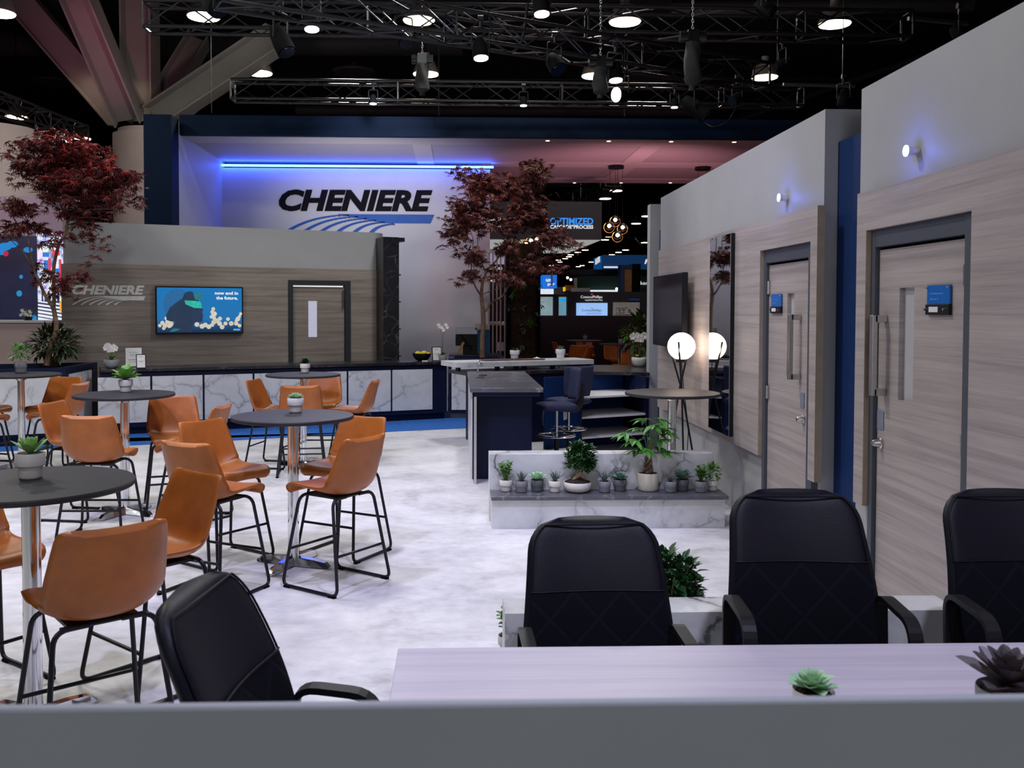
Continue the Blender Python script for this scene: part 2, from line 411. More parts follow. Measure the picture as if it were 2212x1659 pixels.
door_parts(t1, a1, b1, (q(1716, 650).y, q(1701, 650).y, q(1699, 812).z, q(1701, 634).z), q(1729, 700).y, q(1729, 700).y, (px(1711, 821, XL-.07).z, px(1711, 679, XL-.07).z),
    (q(1734, 860).y, q(1734, 881).z, q(1734, 848).z, .035), (q(1736, 906).y, q(1736, 906).z), [(b1-.012, q(1652, 622).z), (b1-.012, q(1650, 844).z)], True)
t2, a2, b2 = make_door('door_2', D2[0], D2[1], False)
door_parts(t2, a2, b2, (q(1975, 650).y, q(1943, 650).y, q(1940, 864).z, q(1943, 622).z), q(1914, 700).y, q(1914, 700).y, (px(1896, 857, XL-.07).z, px(1896, 681, XL-.07).z),
    (q(1903, 900).y, q(1903, 928).z, q(1903, 887).z, .04), (q(1903, 957).y, q(1903, 957).z), [(a2+.012, q(2078, 595).z), (a2+.012, q(2074, 960).z)], False)

# ---- the bar's back wall (television wall), parallel to the bar
DW = 1.35
s0 = (pw(137, 600, DW)-O1).dot(E1); s1 = (pw(806, 600, DW)-O1).dot(E1)
dS0 = (pw(622, 700, DW)-O1).dot(E1); dS1 = (pw(756, 700, DW)-O1).dot(E1); zdT = pw(690, 606, DW).z
def wbox(mb, sa, sb, da, db, za, zb):
    ps = [W(sa, da, 0), W(sb, da, 0), W(sb, db, 0), W(sa, db, 0)]
    mb.prism([(p.x, p.y) for p in ps], za, zb); return mb
zWt = pw(500, 491, DW).z; zWw = pw(500, 577, DW).z
mb = MB(); wbox(mb, s0, dS0, DW, DW+.3, 0, zWt); wbox(mb, dS1, s1, DW, DW+.3, 0, zWt); wbox(mb, dS0, dS1, DW, DW+.3, zdT, zWt)
# rounded end that curves back
N_ = 8; pts = []; rr = .45
for i in range(N_+1):
    a = PI/2*i/N_; p = W(s1+rr*math.sin(a)*.62, DW+rr*(1-math.cos(a)), 0); pts.append((p.x, p.y))
pb = W(s1, DW+rr, 0); pts.append((pb.x, pb.y)); p0 = W(s1-.001, DW+.02, 0)
mb.prism(pts, 0, zWt)
struct('wall_left', mb, M_white)
mb = MB(); tk = .03
wbox(mb, s0-.03, dS0, DW-tk, DW-.001, .3, zWw); wbox(mb, dS1, s1, DW-tk, DW-.001, .3, zWw); wbox(mb, dS0, dS1, DW-tk, DW-.001, zdT, zWw)
q2 = [W(s1+(rr+.0)*math.sin(PI/2*i/N_)*.62, DW-tk+rr*(1-math.cos(PI/2*i/N_)), 0) for i in range(6)]
q3 = [W(s1+rr*math.sin(PI/2*i/N_)*.62, DW-.001+rr*(1-math.cos(PI/2*i/N_)), 0) for i in range(5, -1, -1)]
mb.prism([(p.x, p.y) for p in q2+q3], .3, zWw)
struct('trim_3', mb, M_woodT)
# door in that wall
t3 = bpy.data.objects.new('door_3', None); COL.objects.link(t3); t3.matrix_world = Matrix.Translation(W((dS0+dS1)/2, DW, 0)); t3['kind'] = 'structure'
f = MB(); wbox(f, dS0+.001, dS0+.075, DW-.05, DW+.10, 0, zdT-.001); wbox(f, dS1-.09, dS1-.001, DW-.05, DW+.10, 0, zdT-.001); wbox(f, dS0+.075, dS1-.09, DW-.05, DW+.10, zdT-.075, zdT-.001)
obj('frame', f, mat('dark door frame', (.028, .032, .042), .5, var=.05), t3)
f = MB(); v0 = (pw(666, 700, DW)-O1).dot(E1); v1 = (pw(685, 700, DW)-O1).dot(E1); vz0, vz1 = pw(675, 728, DW).z, pw(675, 650, DW).z
L0, L1, Lz = dS0+.08, dS1-.095, zdT-.105
wbox(f, L0, v0, DW, DW+.045, .01, Lz); wbox(f, v1, L1, DW, DW+.045, .01, Lz); wbox(f, v0, v1, DW, DW+.045, .01, vz0); wbox(f, v0, v1, DW, DW+.045, vz1, Lz)
lf = obj('leaf', f, M_woodT, t3)
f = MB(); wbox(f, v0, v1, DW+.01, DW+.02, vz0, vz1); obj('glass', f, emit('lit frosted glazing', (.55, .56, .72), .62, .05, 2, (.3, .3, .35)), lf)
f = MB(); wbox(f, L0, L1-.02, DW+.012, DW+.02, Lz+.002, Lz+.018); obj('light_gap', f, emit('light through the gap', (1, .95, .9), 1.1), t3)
f = MB(); f.cyl(W(L1-.03, DW-.03, 1.75), W(L1-.03, DW-.03, 2.05), .012, n=8); obj('closer', f, M_frame, lf)

# ---- logo stand: pylon, return wall, logo wall, canopy with fascia
YF, YB, XR = 15.5, 18.8, -4.69
zPy = py(340, 247, YF).z
mb = MB(); mb.box((py(310, 300, YF).x, YF, 0), (XR, YF+.4, zPy)); struct('wall_pylon', mb, M_navy_fascia)
mb = MB(); mb.box((XR-.25, YF+.4, 0), (XR, YB+.2, zPy-.04)); struct('wall_return', mb, M_white2)
YFA = 15.95; zc = py(420, 291.5, YFA).z; zf = py(420, 248, YFA).z
xe = 8.5; yce = 21.6
mb = MB(); mb.box((XR, YB, 0), (py(1058, 600, YB).x, YB+.2, py(600, 363, YB).z)); struct('wall_logo', mb, M_white2)
mb = MB(); mb.box((XR, YFA, zc+.001), (xe, YFA+.12, zf)); struct('trim_fascia', mb, M_navy_fascia)
M_canopy = mat('canopy underside', (.46, .43, .45), .6, var=.02, scale=2)
M_canopy2 = mat('canopy strips', (.60, .57, .58), .6, var=.02, scale=2)
mb = MB(); mb.box((XR, YFA+.121, zc+.012), (xe, yce, zc+.2)); struct('ceiling_canopy', mb, M_canopy)
mb = MB()
mb.box((XR, YFA+.121, zc), (xe, YFA+.75, zc+.011))
for u0, u1 in ((888, 930), (1400, 1446)):
    xa, xb = pz(u0, 303, zc).x, pz(u1, 303, zc).x
    mb.box((xa, YFA+.751, zc), (xb, yce, zc+.0115))
ys = pz(1300, 352, zc).y; mb.box((pz(1060, 356, zc).x, ys, zc+.001), (xe, ys+.6, zc+.011))
mb.box((pz(1060, 356, zc).x, yce-.7, zc+.001), (xe, yce-.001, zc+.011))
struct('trim_canopy_strips', mb, M_canopy2)
# blue strip light lying on top of the logo wall
mb = MB(); zl = py(600, 363, YB).z
mb.box((XR+.02, YB-.10, zl+.02), (pz(1066, 352, zc).x, YB-.03, zl+.055)); ls = obj('ceiling_strip_light', mb, M_bluestrip)
tag(ls, 'long glowing blue strip light in the cove above the big logo wall', 'strip light')

# ---- foreground partition
zp = py(1106, 1507, 1.0).z
mb = MB(); mb.box((-1.6, .985, .0), (1.9, 1.0, zp)); o = struct('wall_partition', mb, M_grey_near, bevel=.004)
# ================================================================ BAR STOOLS
def fillet(pts, r, k=5):
    pts = [V(p) for p in pts]; out = [pts[0]]
    for i in range(1, len(pts)-1):
        a, b, c = pts[i-1], pts[i], pts[i+1]; d1, d2 = (a-b), (c-b)
        rr = min(r, d1.length*.49, d2.length*.49); p, q_ = b+d1.normalized()*rr, b+d2.normalized()*rr
        for j in range(k+1):
            t = j/k; out.append(p*(1-t)**2+b*(2*t*(1-t))+q_*t**2)
    out.append(pts[-1]); return out
def bez(pts, n):   # Catmull-Rom through 2D/3D points
    P = [V(p) for p in pts]; P = [P[0]*2-P[1]]+P+[P[-1]*2-P[-2]]; o = []
    m = len(P)-3
    for i in range(n+1):
        x = min(i/n*m, m-1e-6); k = int(x); t = x-k; a, b, c, d = P[k:k+4]
        o.append((b*2+(c-a)*t+(a*2-b*5+c*4-d)*t*t+(b*3-a-c*3+d)*t**3)*.5)
    return o
def make_stool(label, loc, rot, group):
    t = thing('bar_stool', label, 'stool', loc, rot, group)
    prof = bez([(0, .225, .588), (0, .232, .612), (0, .19, .628), (0, .05, .617), (0, -.08, .603), (0, -.155, .618), (0, -.197, .675), (0, -.222, .78), (0, -.25, .90), (0, -.258, .935), (0, -.262, .942)], 40)
    wd = bez([(.165, 0), (.195, 0), (.215, 0), (.222, 0), (.222, 0), (.222, 0), (.222, 0), (.215, 0), (.198, 0), (.186, 0), (.165, 0)], 40) if False else None
    ws = [.165, .198, .214, .222, .224, .227, .230, .221, .206, .199, .184]
    nu, nv = 18, 40
    def wat(v):
        x = v*(len(ws)-1); k = min(int(x), len(ws)-2); f = x-k; return ws[k]*(1-f)+ws[k+1]*f
    tans = [(prof[min(i+1, nv)]-prof[max(i-1, 0)]).normalized() for i in range(nv+1)]
    def P(off):
        def g(u, v):
            i = round(v*nv); p = prof[i]; tn = tans[i]; nn = V((0, tn.z, -tn.y))   # points up / forward
            if nn.z < 0 and abs(nn.z) > abs(nn.y): nn = -nn
            s = u*2-1; w = wat(v); 
            bucket = math.exp(-((v-.55)/.2)**2)*.055+.022
            e = abs(s)**2.6*bucket
            edge = (1-abs(s)**8)*(1 if 0 < i < nv else .0)
            return V((s*w, p.y, p.z))+nn*(e+off*edge)
        return g
    mb = MB(); mb.grid(P(.018), nu, nv); k = len(mb.v); b2 = MB(); b2.grid(P(-.016), nu, nv)
    mb.add(b2.v, [tuple(reversed(f)) for f in b2.f])
    o = obj('seat_shell', mb, M_leather, t, local=True); 
    wl = o.modifiers.new('weld', 'WELD'); wl.merge_threshold = .0005
    soft(o, 80)
    mb = MB(); mb.cbox((0, 0.0, .575), (.26, .25, .012)); mb.tube(fillet([(-.16, .13, .578), (.16, .13, .578)], .01), .009, 6); mb.tube([(-.16, -.13, .578), (.16, -.13, .578)], .009, 6)
    obj('seat_bracket', mb, M_blackmetal, t, local=True)
    for s in (-1, 1):
        p = fillet([(s*.06, .135, .577), (s*.185, .14, .577), (s*.245, .235, .012), (s*.245, -.235, .012), (s*.185, -.14, .577), (s*.06, -.135, .577)], .055, 6)
        mb = MB(); mb.tube(p, .0105, 8); obj('leg_frame', mb, M_blackmetal, t, smooth=True, local=True)
        for y in (.19, -.19):
            mb = MB(); mb.cbox((s*.245, y, .006), (.026, .05, .012)); obj('foot_pad', mb, M_matblack, t, local=True)
    for y, z in ((.197, .24), (-.197, .24)):
        k = (z-.012)/.565; x = .245-.06*k; yy = (.235-.095*k)*(1 if y > 0 else -1)
        mb = MB(); mb.cyl((-x, yy, z), (x, yy, z), .009, n=8); obj('footrest', mb, M_blackmetal, t, smooth=True, local=True)
    return t
GS = 'tan leather bar stools around the high tables'
TB = 'tan leather bar stool '
STOOLS = [  # x, y, facing angle from +y, label
 (-1.393, 3.579, -38, TB+'nearest the camera, seen from behind at the nearest high table'),
 (-.757, 5.88, -54, 'tan stool showing its outer side, front right of the middle high table'),
 (-.795, 6.62, -150, 'tan stool half hidden behind another, right side of the middle high table'),
 (-1.611, 6.453, 127, 'tan stool with lit orange inner back, left side of the middle high table'),
 (-1.496, 5.73, 27, 'tan stool showing its outer back, left front of the middle high table'),
 (-1.407, 4.328, -139, TB+'turned towards the nearest high table, just behind the left office chair'),
 (-2.21, 4.29, 126, TB+'cut off by the left picture edge, under the nearest high table'),
 (-2.715, 7.128, 1, 'tan stool seen squarely from behind, before the table with the leafy plant'),
 (-2.475, 8.20, 160, 'tan stool facing camera, right behind the table with the leafy plant'),
 (-3.173, 7.856, 100, 'tan stool with reddish inner back, left of the table with the leafy plant'),
 (-4.21, 9.931, -85, TB+'with outer back showing, right side of the farthest left high table'),
 (-4.535, 10.577, -170, TB+'facing camera behind the farthest left high table, against marble planter'),
 (-2.151, 7.66, -83, 'tan stool with only its back top showing, between two left tables'),
 (-2.025, 10.325, 102, 'tan stool in profile facing right, at the far centre table by the bar'),
 (-1.626, 9.794, -7, 'tan stool seen from behind at the far centre table by the bar'),
 (-1.573, 10.828, 180, 'tan stool facing camera behind the far centre table by the bar'),
 (-1.138, 10.314, -81, 'tan stool in profile facing left, at the far centre table by the bar'),
 (-5.28, 10.42, 100, 'tan stool of which only the upper seat tip enters at the left edge'),
 (-4.886, 9.54, 20, 'tan stool of which only the lower seat tip enters at the left edge'),
]
st0 = None
for x, y, a, lab in STOOLS:
    if st0 is None: st0 = make_stool(lab, (x, y, 0), -math.radians(a), GS)
    else: dup(st0, (x, y, 0), -math.radians(a), lab, GS)
GS2 = 'tan leather stools in the lounge beyond the reception'
def fs(u, v, a, lab, z=.94):
    p = pz(u, v, z); f = V((math.sin(math.radians(a)), math.cos(math.radians(a)), 0)); p = p+f*.25
    dup(st0, (p.x, p.y, 0), -math.radians(a), lab, GS2)
L2 = ', lounge beyond reception'
fs(1196, 740, 80, 'reddish tan stool in profile facing right, leftmost'+L2)
fs(1251, 747, 0, 'tan leather stool seen from behind below the farther lounge table'+L2)
fs(1262, 738.5, 180, 'tan leather stool, back top only, right behind the farther table'+L2)
fs(1277, 750, -60, 'tan leather stool with a leaning narrow back, right of the farther table'+L2)
fs(1322, 746, 170, 'bright orange leather stool facing camera, left of the nearer lounge table'+L2)
fs(1368, 757, -20, 'tan leather stool seen from behind under the nearer lounge table'+L2)
fs(1381, 744, 200, 'brown leather stool partly behind the orchid, back top only'+L2)

# ================================================================ HIGH TABLES
def make_table(label, loc, rot, group):
    t = thing('high_table', label, 'table', loc, rot, group)
    mb = MB(); mb.lathe([(.395, .998), (.405, 1.0), (.41, 1.006), (.41, 1.018), (.406, 1.024)], (0,0,0), 64); obj('tabletop', mb, M_tabletop, t, smooth=True, local=True, ang=25)
    mb = MB(); mb.lathe([(.036, .95), (.04, .955), (.075, .985), (.09, .9985)], (0,0,0), 28); obj('mounting_plate', mb, M_chrome, t, smooth=True, local=True)
    mb = MB(); mb.lathe([(.037, .03), (.037, .955)], (0,0,0), 28); obj('column', mb, M_chrome, t, smooth=True, local=True)
    for i in range(4):
        a = PI/4+i*PI/2; m = Matrix.Rotation(a, 4, 'Z'); mb = MB()
        s = [(.0, .032, .050, .066), (.16, .030, .040, .056), (.25, .026, .026, .044), (.285, .020, .008, .018)]
        for k in range(3):
            (x0, w0, b0, h0), (x1, w1, b1, h1) = s[k], s[k+1]
            b0, b1 = .006, .006
            vs = [(x0,-w0,b0),(x0,w0,b0),(x0,w0*.72,h0),(x0,-w0*.72,h0),(x1,-w1,b1),(x1,w1,b1),(x1,w1*.72,h1),(x1,-w1*.72,h1)]
            mb.add([m @ V(p) for p in vs], [(0,1,5,4),(1,2,6,5),(2,3,7,6),(3,0,4,7),(0,3,2,1),(4,5,6,7)])
        mb.cyl(m @ V((.268, 0, 0)), m @ V((.268, 0, .012)), .014, n=10)
        obj('base_foot', mb, M_chrome, t, local=True)
    return t
GT = 'round charcoal high tables'
TBL = [(-1.768, 3.887, 10, 'round charcoal high table nearest the camera, holding the pointed green succulent'),
 (-1.105, 6.30, 22, 'round charcoal high table in the middle, holding the pale rosette succulent'),
 (-2.805, 7.911, 20, 'round charcoal high table with the leafy green plant in a white pot'),
 (1.89, 8.02, 0, 'round charcoal high table beside the globe lamp, nothing on it'),
 (-1.689, 10.28, 30, 'round charcoal high table by the bar, the far centre one with a small dark rosette'),
 (-4.765, 10.279, 0, 'round charcoal high table farthest left, with the plant in a grey pot')]
tb0 = None
for x, y, a, lab in TBL:
    if tb0 is None: tb0 = make_table(lab, (x, y, 0), math.radians(a), GT)
    else: dup(tb0, (x, y, 0), math.radians(a), lab, GT)
pt1, pt2 = pz(1262, 735, 1.024), pz(1337, 742.5, 1.024)
dup(tb0, (pt1.x, pt1.y, 0), 0, 'thin round high table in the lounge, the farther one with a small grey pot', GT)
dup(tb0, (pt2.x, pt2.y, 0), 0, 'thin round high table in the lounge, the nearer one beside the orchid', GT)

# ================================================================ OFFICE CHAIRS
def quilt_mat():
    m, nt, b = _nt('black quilted mesh fabric'); b.inputs['Roughness'].default_value = .85
    t = N(nt, 'ShaderNodeTexCoord'); fac = []
    for s in (1, -1):
        mp = N(nt, 'ShaderNodeMapping'); mp.inputs['Rotation'].default_value = (0, s*PI/4, 0); nt.links.new(t.outputs['Object'], mp.inputs['Vector'])
        w = N(nt, 'ShaderNodeTexWave', bands_direction='X', wave_profile='SIN'); w.inputs['Scale'].default_value = 2.6; w.inputs['Distortion'].default_value = 0
        nt.links.new(mp.outputs[0], w.inputs['Vector']); fac.append(w)
    rs = []
    for w in fac:
        r = ramp(nt, [(0, (0, 0, 0)), (.05, (1, 1, 1))]); nt.links.new(w.outputs[0], r.inputs[0]); rs.append(r)
    mn = N(nt, 'ShaderNodeMath', operation='MINIMUM'); nt.links.new(rs[0].outputs[0], mn.inputs[0]); nt.links.new(rs[1].outputs[0], mn.inputs[1])
    mp = coords(nt); n = noise(nt, mp, 300, 2)
    b.inputs['Specular IOR Level'].default_value = .12
    rr = ramp(nt, [(0, (.0065, .0065, .013)), (1, (.004, .004, .008))]); nt.links.new(mn.outputs[0], rr.inputs[0]); nt.links.new(rr.outputs[0], b.inputs['Base Color'])
    bump(nt, b, mn.outputs[0], .35, .004); return m
M_quilt = quilt_mat()
def make_office_chair(label, loc, rot, group, lift=0, adz=0, ady=0):
    t = thing('office_chair', label, 'chair', loc, rot, group)   # faces +y locally; back at -y
    H0, H1 = .46+lift, 1.0+lift
    def half(z):
        k = (z-H0)/(H1-H0); w = .262-.035*max(0, k-.35)/.65
        rc = .105
        if z > H1-rc:
            q_ = (z-(H1-rc))/rc; w -= rc*(1-math.sqrt(max(0, 1-q_*q_)))
        if z < H0+.05:
            q_ = (H0+.05-z)/.05; w -= .05*(1-math.sqrt(max(0, 1-q_*q_)))
        return w
    def back(z0, z1, off, nu=22, nv=26):
        mb = MB()
        def lean(z): return -.20-.20*(z-H0)/(H1-H0)*.9+.035*math.sin(PI*(z-H0)/(H1-H0))
        for side in (1, -1):
            def g(u, v):
                z = z0+(z1-z0)*v; s = u*2-1; w = half(z); e = max(0, 1-abs(s)**6)**.5
                ez = 1
                if z > H1-.05: ez = math.sqrt(max(0, 1-((z-(H1-.05))/.05)**2))
                cyv = .03*s*s
                return V((s*w, lean(z)+cyv+(.030 if side > 0 else -.034)*e*ez*(1)+(off if side > 0 else 0), z))
            b = MB(); b.grid(g, nu, nv); mb.add(b.v, b.f if side < 0 else [tuple(reversed(f)) for f in b.f])
        return mb
    o = obj('backrest', back(H0, H1, 0), M_offleather, t, local=True); wl = o.modifiers.new('weld', 'WELD'); wl.merge_threshold = .001; soft(o, 70)
    # quilted lower face, a thin pad on the front
    mb = MB(); Z1 = H1-.232
    def lean(z): return -.20-.20*(z-H0)/(H1-H0)*.9+.035*math.sin(PI*(z-H0)/(H1-H0))
    def gq(u, v):
        z = H0+.03+(Z1-H0-.03)*v; s = (u*2-1)*.93; w = half(z); e = max(0, 1-abs(s)**6)**.5
        return V((s*w, lean(z)+.03*s*s+.030*e+.005, z))
    mb.grid(gq, 22, 16); qd = obj('quilted_panel', mb, M_quilt, o, smooth=True, local=True, ang=60)
    mb = MB(); mb.tube([gq(i/22, 1)+V((0, .0, .002)) for i in range(23)], .0035, 6); obj('seam', mb, M_offleather, o, smooth=True, local=True)
    pp = []
    for i in range(0, 27): 
        z = Z1+(H1-.02-Z1)*i/26; pp.append((z, half(z)*.93))
    path = [V((-w, lean(z)+.03*.86+.030*max(0, 1-.93**6)**.5+.003, z)) for z, w in pp]+[V((w, lean(z)+.03*.86+.030*max(0, 1-.93**6)**.5+.003, z)) for z, w in reversed(pp)]
    mb = MB(); mb.tube(path, .0035, 6); obj('piping', mb, M_offleather, o, smooth=True, local=True)
    # seat cushion
    mb = MB()
    for side in (1, -1):
        def g(u, v):
            s = u*2-1; r2 = v*2-1; k = (max(0, 1-s**6)*max(0, 1-r2**6))**.5
            return V((s*.26, .04+r2*.25, .42+lift+side*.05*k))
        b = MB(); b.grid(g, 18, 18); mb.add(b.v, b.f if side > 0 else [tuple(reversed(f)) for f in b.f])
    o2 = obj('seat', mb, M_offleather, t, local=True); wl = o2.modifiers.new('weld', 'WELD'); wl.merge_threshold = .001; soft(o2, 70)
    for s in (-1, 1):
        mb = MB(); p = fillet([(s*.22, -.17, .38+lift), (s*.262, -.17, .38+lift), (s*.262, -.19, .672+lift+adz), (s*.262, .085+ady, .655+lift+adz), (s*.262, .125+ady, .38+lift), (s*.22, .11+ady, .38+lift)], .07, 6)
        # flat looped arm
        n_ = len(p); vs = []; fs = []
        for i, c in enumerate(p):
            tn = (p[min(i+1, n_-1)]-p[max(i-1, 0)]).normalized(); nn = tn.cross(V((1, 0, 0)))
            if nn.length < 1e-3: nn = V((0, 0, 1))
            nn.normalize(); x = V((.022, 0, 0)); vs += [c+x+nn*.009, c-x+nn*.009, c-x-nn*.009, c+x-nn*.009]
        for i in range(n_-1):
            a, b = i*4, i*4+4; fs += [(a+k, a+(k+1)%4, b+(k+1)%4, b+k) for k in range(4)]
        mb.add(vs, fs); obj('armrest', mb, M_black, t, local=True, bevel=.006)
    mb = MB(); mb.cyl((0, 0, .10), (0, 0, .37+lift), .028, n=16); mb.cbox((0, -.02, .37+lift), (.2, .26, .02)); obj('gas_column', mb, M_black, t, local=True, smooth=True)
    for i in range(5):
        a = 2*PI*i/5; d = V((math.cos(a), math.sin(a), 0)); mb = MB(); mb.tube([d*.02+V((0,0,.115)), d*.30+V((0,0,.075))], [.03, .018], 8); f = obj('base_arm', mb, M_black, t, local=True, smooth=True)
        mb = MB(); mb.cyl(d*.30+V((-.02*d.y, .02*d.x, .028)), d*.30+V((.02*d.y, -.02*d.x, .028)), .028, n=14); mb.cyl(d*.30+V((0,0,.03)), d*.30+V((0,0,.08)), .008, n=8); obj('caster', mb, M_black, f, local=True)
    return t
GO = 'black leather office chairs at the meeting table'
oc = make_office_chair('black office chair behind the table, in front of the marble bench, lower than its neighbour', (.50, 2.95, 0), PI+.03, GO)
oc2 = make_office_chair('tall black office chair behind the table, directly before the near door', (1.205, 2.97, 0), PI-.05, GO, .093)
dup(oc2, (1.985, 2.96, 0), PI-.02, 'black office chair cut off by the right picture edge', GO)
make_office_chair('black office chair at the table end, turned sideways beside the tan stools', (-.275, 2.15, 0), -PI/2-.13, GO, .093, -.012, -.05)
# table
mb = MB(); xt = pz(860, 1402, .75).x; yt = pz(1500, 1394, .75).y
mt = thing('meeting_table', 'long pale wood meeting table behind the grey partition', 'table', (1.2, 2.1, 0))
mb.box((xt, 1.62, .715), (2.34, yt, .75)); obj('tabletop', mb, M_woodX, mt, bevel=.002)
for x in (xt+.25, 2.1):
    mb = MB(); mb.box((x-.03, 1.8, 0), (x+.03, yt-.18, .715)); obj('leg_panel', mb, M_black, mt)

# ================================================================ DOUBLE-SIDED MARBLE PLANT BENCHES
def bench(label, y0, sgn, x0, x1, yb=None):
    t = thing('plant_bench', label, 'bench', ((x0+x1)/2, y0, 0))
    mb = MB(); ya, yb2 = y0, y0+sgn*.26
    mb.box((x0, min(ya, yb2), 0), (x1, max(ya, yb2), .232)); obj('base', mb, M_marbleB, t, bevel=.002)
    mb = MB(); y2 = y0-sgn*.035; mb.box((x0-.005, min(y2, yb2-sgn*.0), .232), (x1+.02, max(y2, yb2), .262)); obj('ledge', mb, M_darkg, t, bevel=.002)
    mb = MB(); y3 = y0+sgn*.26; y4 = y0+sgn*.45; mb.box((x0-.01, min(y3, y4), 0), (x1-.02, max(y3, y4), .556)); obj('back_panel', mb, M_marbleB, t, bevel=.002)
    return t
yb0 = pz(1300, 1141, 0).y
bx0, bx1 = py(1062, 1100, yb0).x, py(1566, 1100, yb0).x
bench('white marble bench with black ledge carrying a row of small potted plants', yb0, 1, bx0, bx1)
zbk = .556; ybk = pz(1500, 1322, zbk).y
nb = bench('white marble bench seen from its plain back, behind the office chairs', ybk+.45, -1, py(1096, 1325, ybk).x, py(2083, 1322, ybk).x)

# ================================================================ BAR COUNTER
zct = .915
bc = thing('bar_counter', 'long black topped bar counter with white marble front panels in navy frames', 'counter', W(2.5, .3, 0))
sL = .08; sR = (pw(966, 840, 0)-O1).dot(E1)
mb = MB(); wbox(mb, sL, sR, .015, .60, .10, zct-.06); obj('cabinet', mb, M_navy, bc)
mb = MB(); wbox(mb, sL, sR, -.03, .66, zct-.045, zct); obj('worktop', mb, M_dark, bc, bevel=.003)
mb = MB(); wbox(mb, sL+.02, sR-.02, .07, .55, 0, .10); obj('plinth', mb, M_navy, bc)
us = [209, 327, 440, 548, 651, 751, 846, 936]
zt_, zb_ = pw(700, 806, 0).z, .145
for i in range(7):
    a = (pw(us[i], 850, 0)-O1).dot(E1)+.014; b = (pw(us[i+1], 850, 0)-O1).dot(E1)-.014
    mb = MB(); wbox(mb, a, b, 0, .02, .165, .80); obj('panel', mb, M_marble, bc, bevel=.002)
# left corner planter
K = V((-5.04, 12.1, 0)); pA = K-E1*4.2; pB = V((-5.13, 13.4, 0)); pC = pA+N1*1.25
zr = .975
pt = thing('corner_planter', 'navy framed planter with marble sides at the left end of the bar', 'planter', K)
mb = MB(); ring = [pA, K, pB, pC]
mb.prism([(p.x, p.y) for p in ring], .10, zr-.16); obj('box', mb, M_navy, pt)
cen = sum(ring, V())/4
inn = [p+(cen-p).normalized()*.12 for p in ring]
mb = MB()
for i in range(4):
    a, b, c, d = ring[i], ring[(i+1)%4], inn[(i+1)%4], inn[i]
    mb.prism([(a.x, a.y), (b.x, b.y), (c.x, c.y), (d.x, d.y)], zr-.16, zr)
obj('rim', mb, M_navy, pt)
mb = MB(); mb.prism([(p.x, p.y) for p in inn], zr-.14, zr-.07); obj('soil', mb, M_soil, pt)
mb = MB(); f = (K-pA).normalized(); o_ = V((f.y, -f.x, 0))*.015
a, b = pA+f*.2, K-f*.07; mb.prism([(p.x, p.y) for p in (a+o_, b+o_, b, a)], .14, zr-.09); obj('panel', mb, M_marble, pt)
f = (pB-K).normalized(); o_ = V((f.y, -f.x, 0))*.015; a, b = K+f*.12, K+f*1.0
mb = MB(); mb.prism([(p.x, p.y) for p in (a+o_, b+o_, b, a)], .14, zr-.09); obj('panel', mb, M_marble, pt)
mb = MB(); mb.prism([(p.x, p.y) for p in [q_+(cen-q_).normalized()*.06 for q_ in ring]], 0, .10); obj('plinth', mb, M_navy, pt)
# dark marble tower with open shelves at the right end of the wall
yc = pw(845, 650, .95); tw = thing('marble_tower', 'tall black marble display tower at the end of the bar wall', 'cabinet', W(4.3, 1.2, 0))
ta, tb = (pw(828, 650, .95)-O1).dot(E1), (pw(862, 650, .95)-O1).dot(E1); zt2 = pw(845, 512, .95).z
mb = MB(); wbox(mb, ta, tb, .95, 1.45, 0, zt2); obj('front_slab', mb, M_dark, tw)
mb = MB(); wbox(mb, tb+.001, tb+.13, 1.40, 1.45, 0, zt2-.06); obj('back_board', mb, M_dark, tw)
mb = MB(); wbox(mb, tb+.001, tb+.10, .95, 1.40, zt2-.07, zt2-.005); obj('top_board', mb, M_dark, tw)
for z in (.95, 1.40, 1.85, 2.3):
    mb = MB(); wbox(mb, tb+.001, tb+.05, 1.0, 1.40, z, z+.02); obj('shelf', mb, M_dark, tw)

# ================================================================ RECEPTION
rd = thing('reception_desk', 'charcoal marble topped reception desk with navy sides', 'desk', (.5, 10.3, 0))
zd = .963; y0 = pz(1090, 838, zd).y; y1 = pz(1060, 802, zd).y; xa = pz(1015.5, 838, zd).x; xb = pz(1173.3, 837.6, zd).x
mb = MB(); mb.box((xa, y0, zd-.045), (xb, y1, zd)); obj('worktop', mb, M_darkg, rd, bevel=.003)
mb = MB(); mb.box((xa+.03, y0+.28, .0), (xb-.09, y1-.05, zd-.046)); obj('body', mb, M_navy, rd)
mb = MB(); mb.box((xa+.05, y0+.03, zd-.09), (xb-.03, y1-.1, zd-.046)); obj('rail', mb, M_navy, rd)
mb = MB(); mb.box((xa+.04, y0+.0, 0), (xa+.065, y0+.02, zd-.09)); obj('edge_strip', mb, M_steel, rd)
mb = MB(); mb.box((xa+.04, y0+.021, 0), (xa+.06, y0+.28, zd-.09)); obj('side_fin', mb, M_navy, rd)
mb = MB(); mb.box((xa+.012, y0+.26, .0), (xa+.029, y1-.05, zd-.046)); obj('side_panel', mb, M_marble, rd)
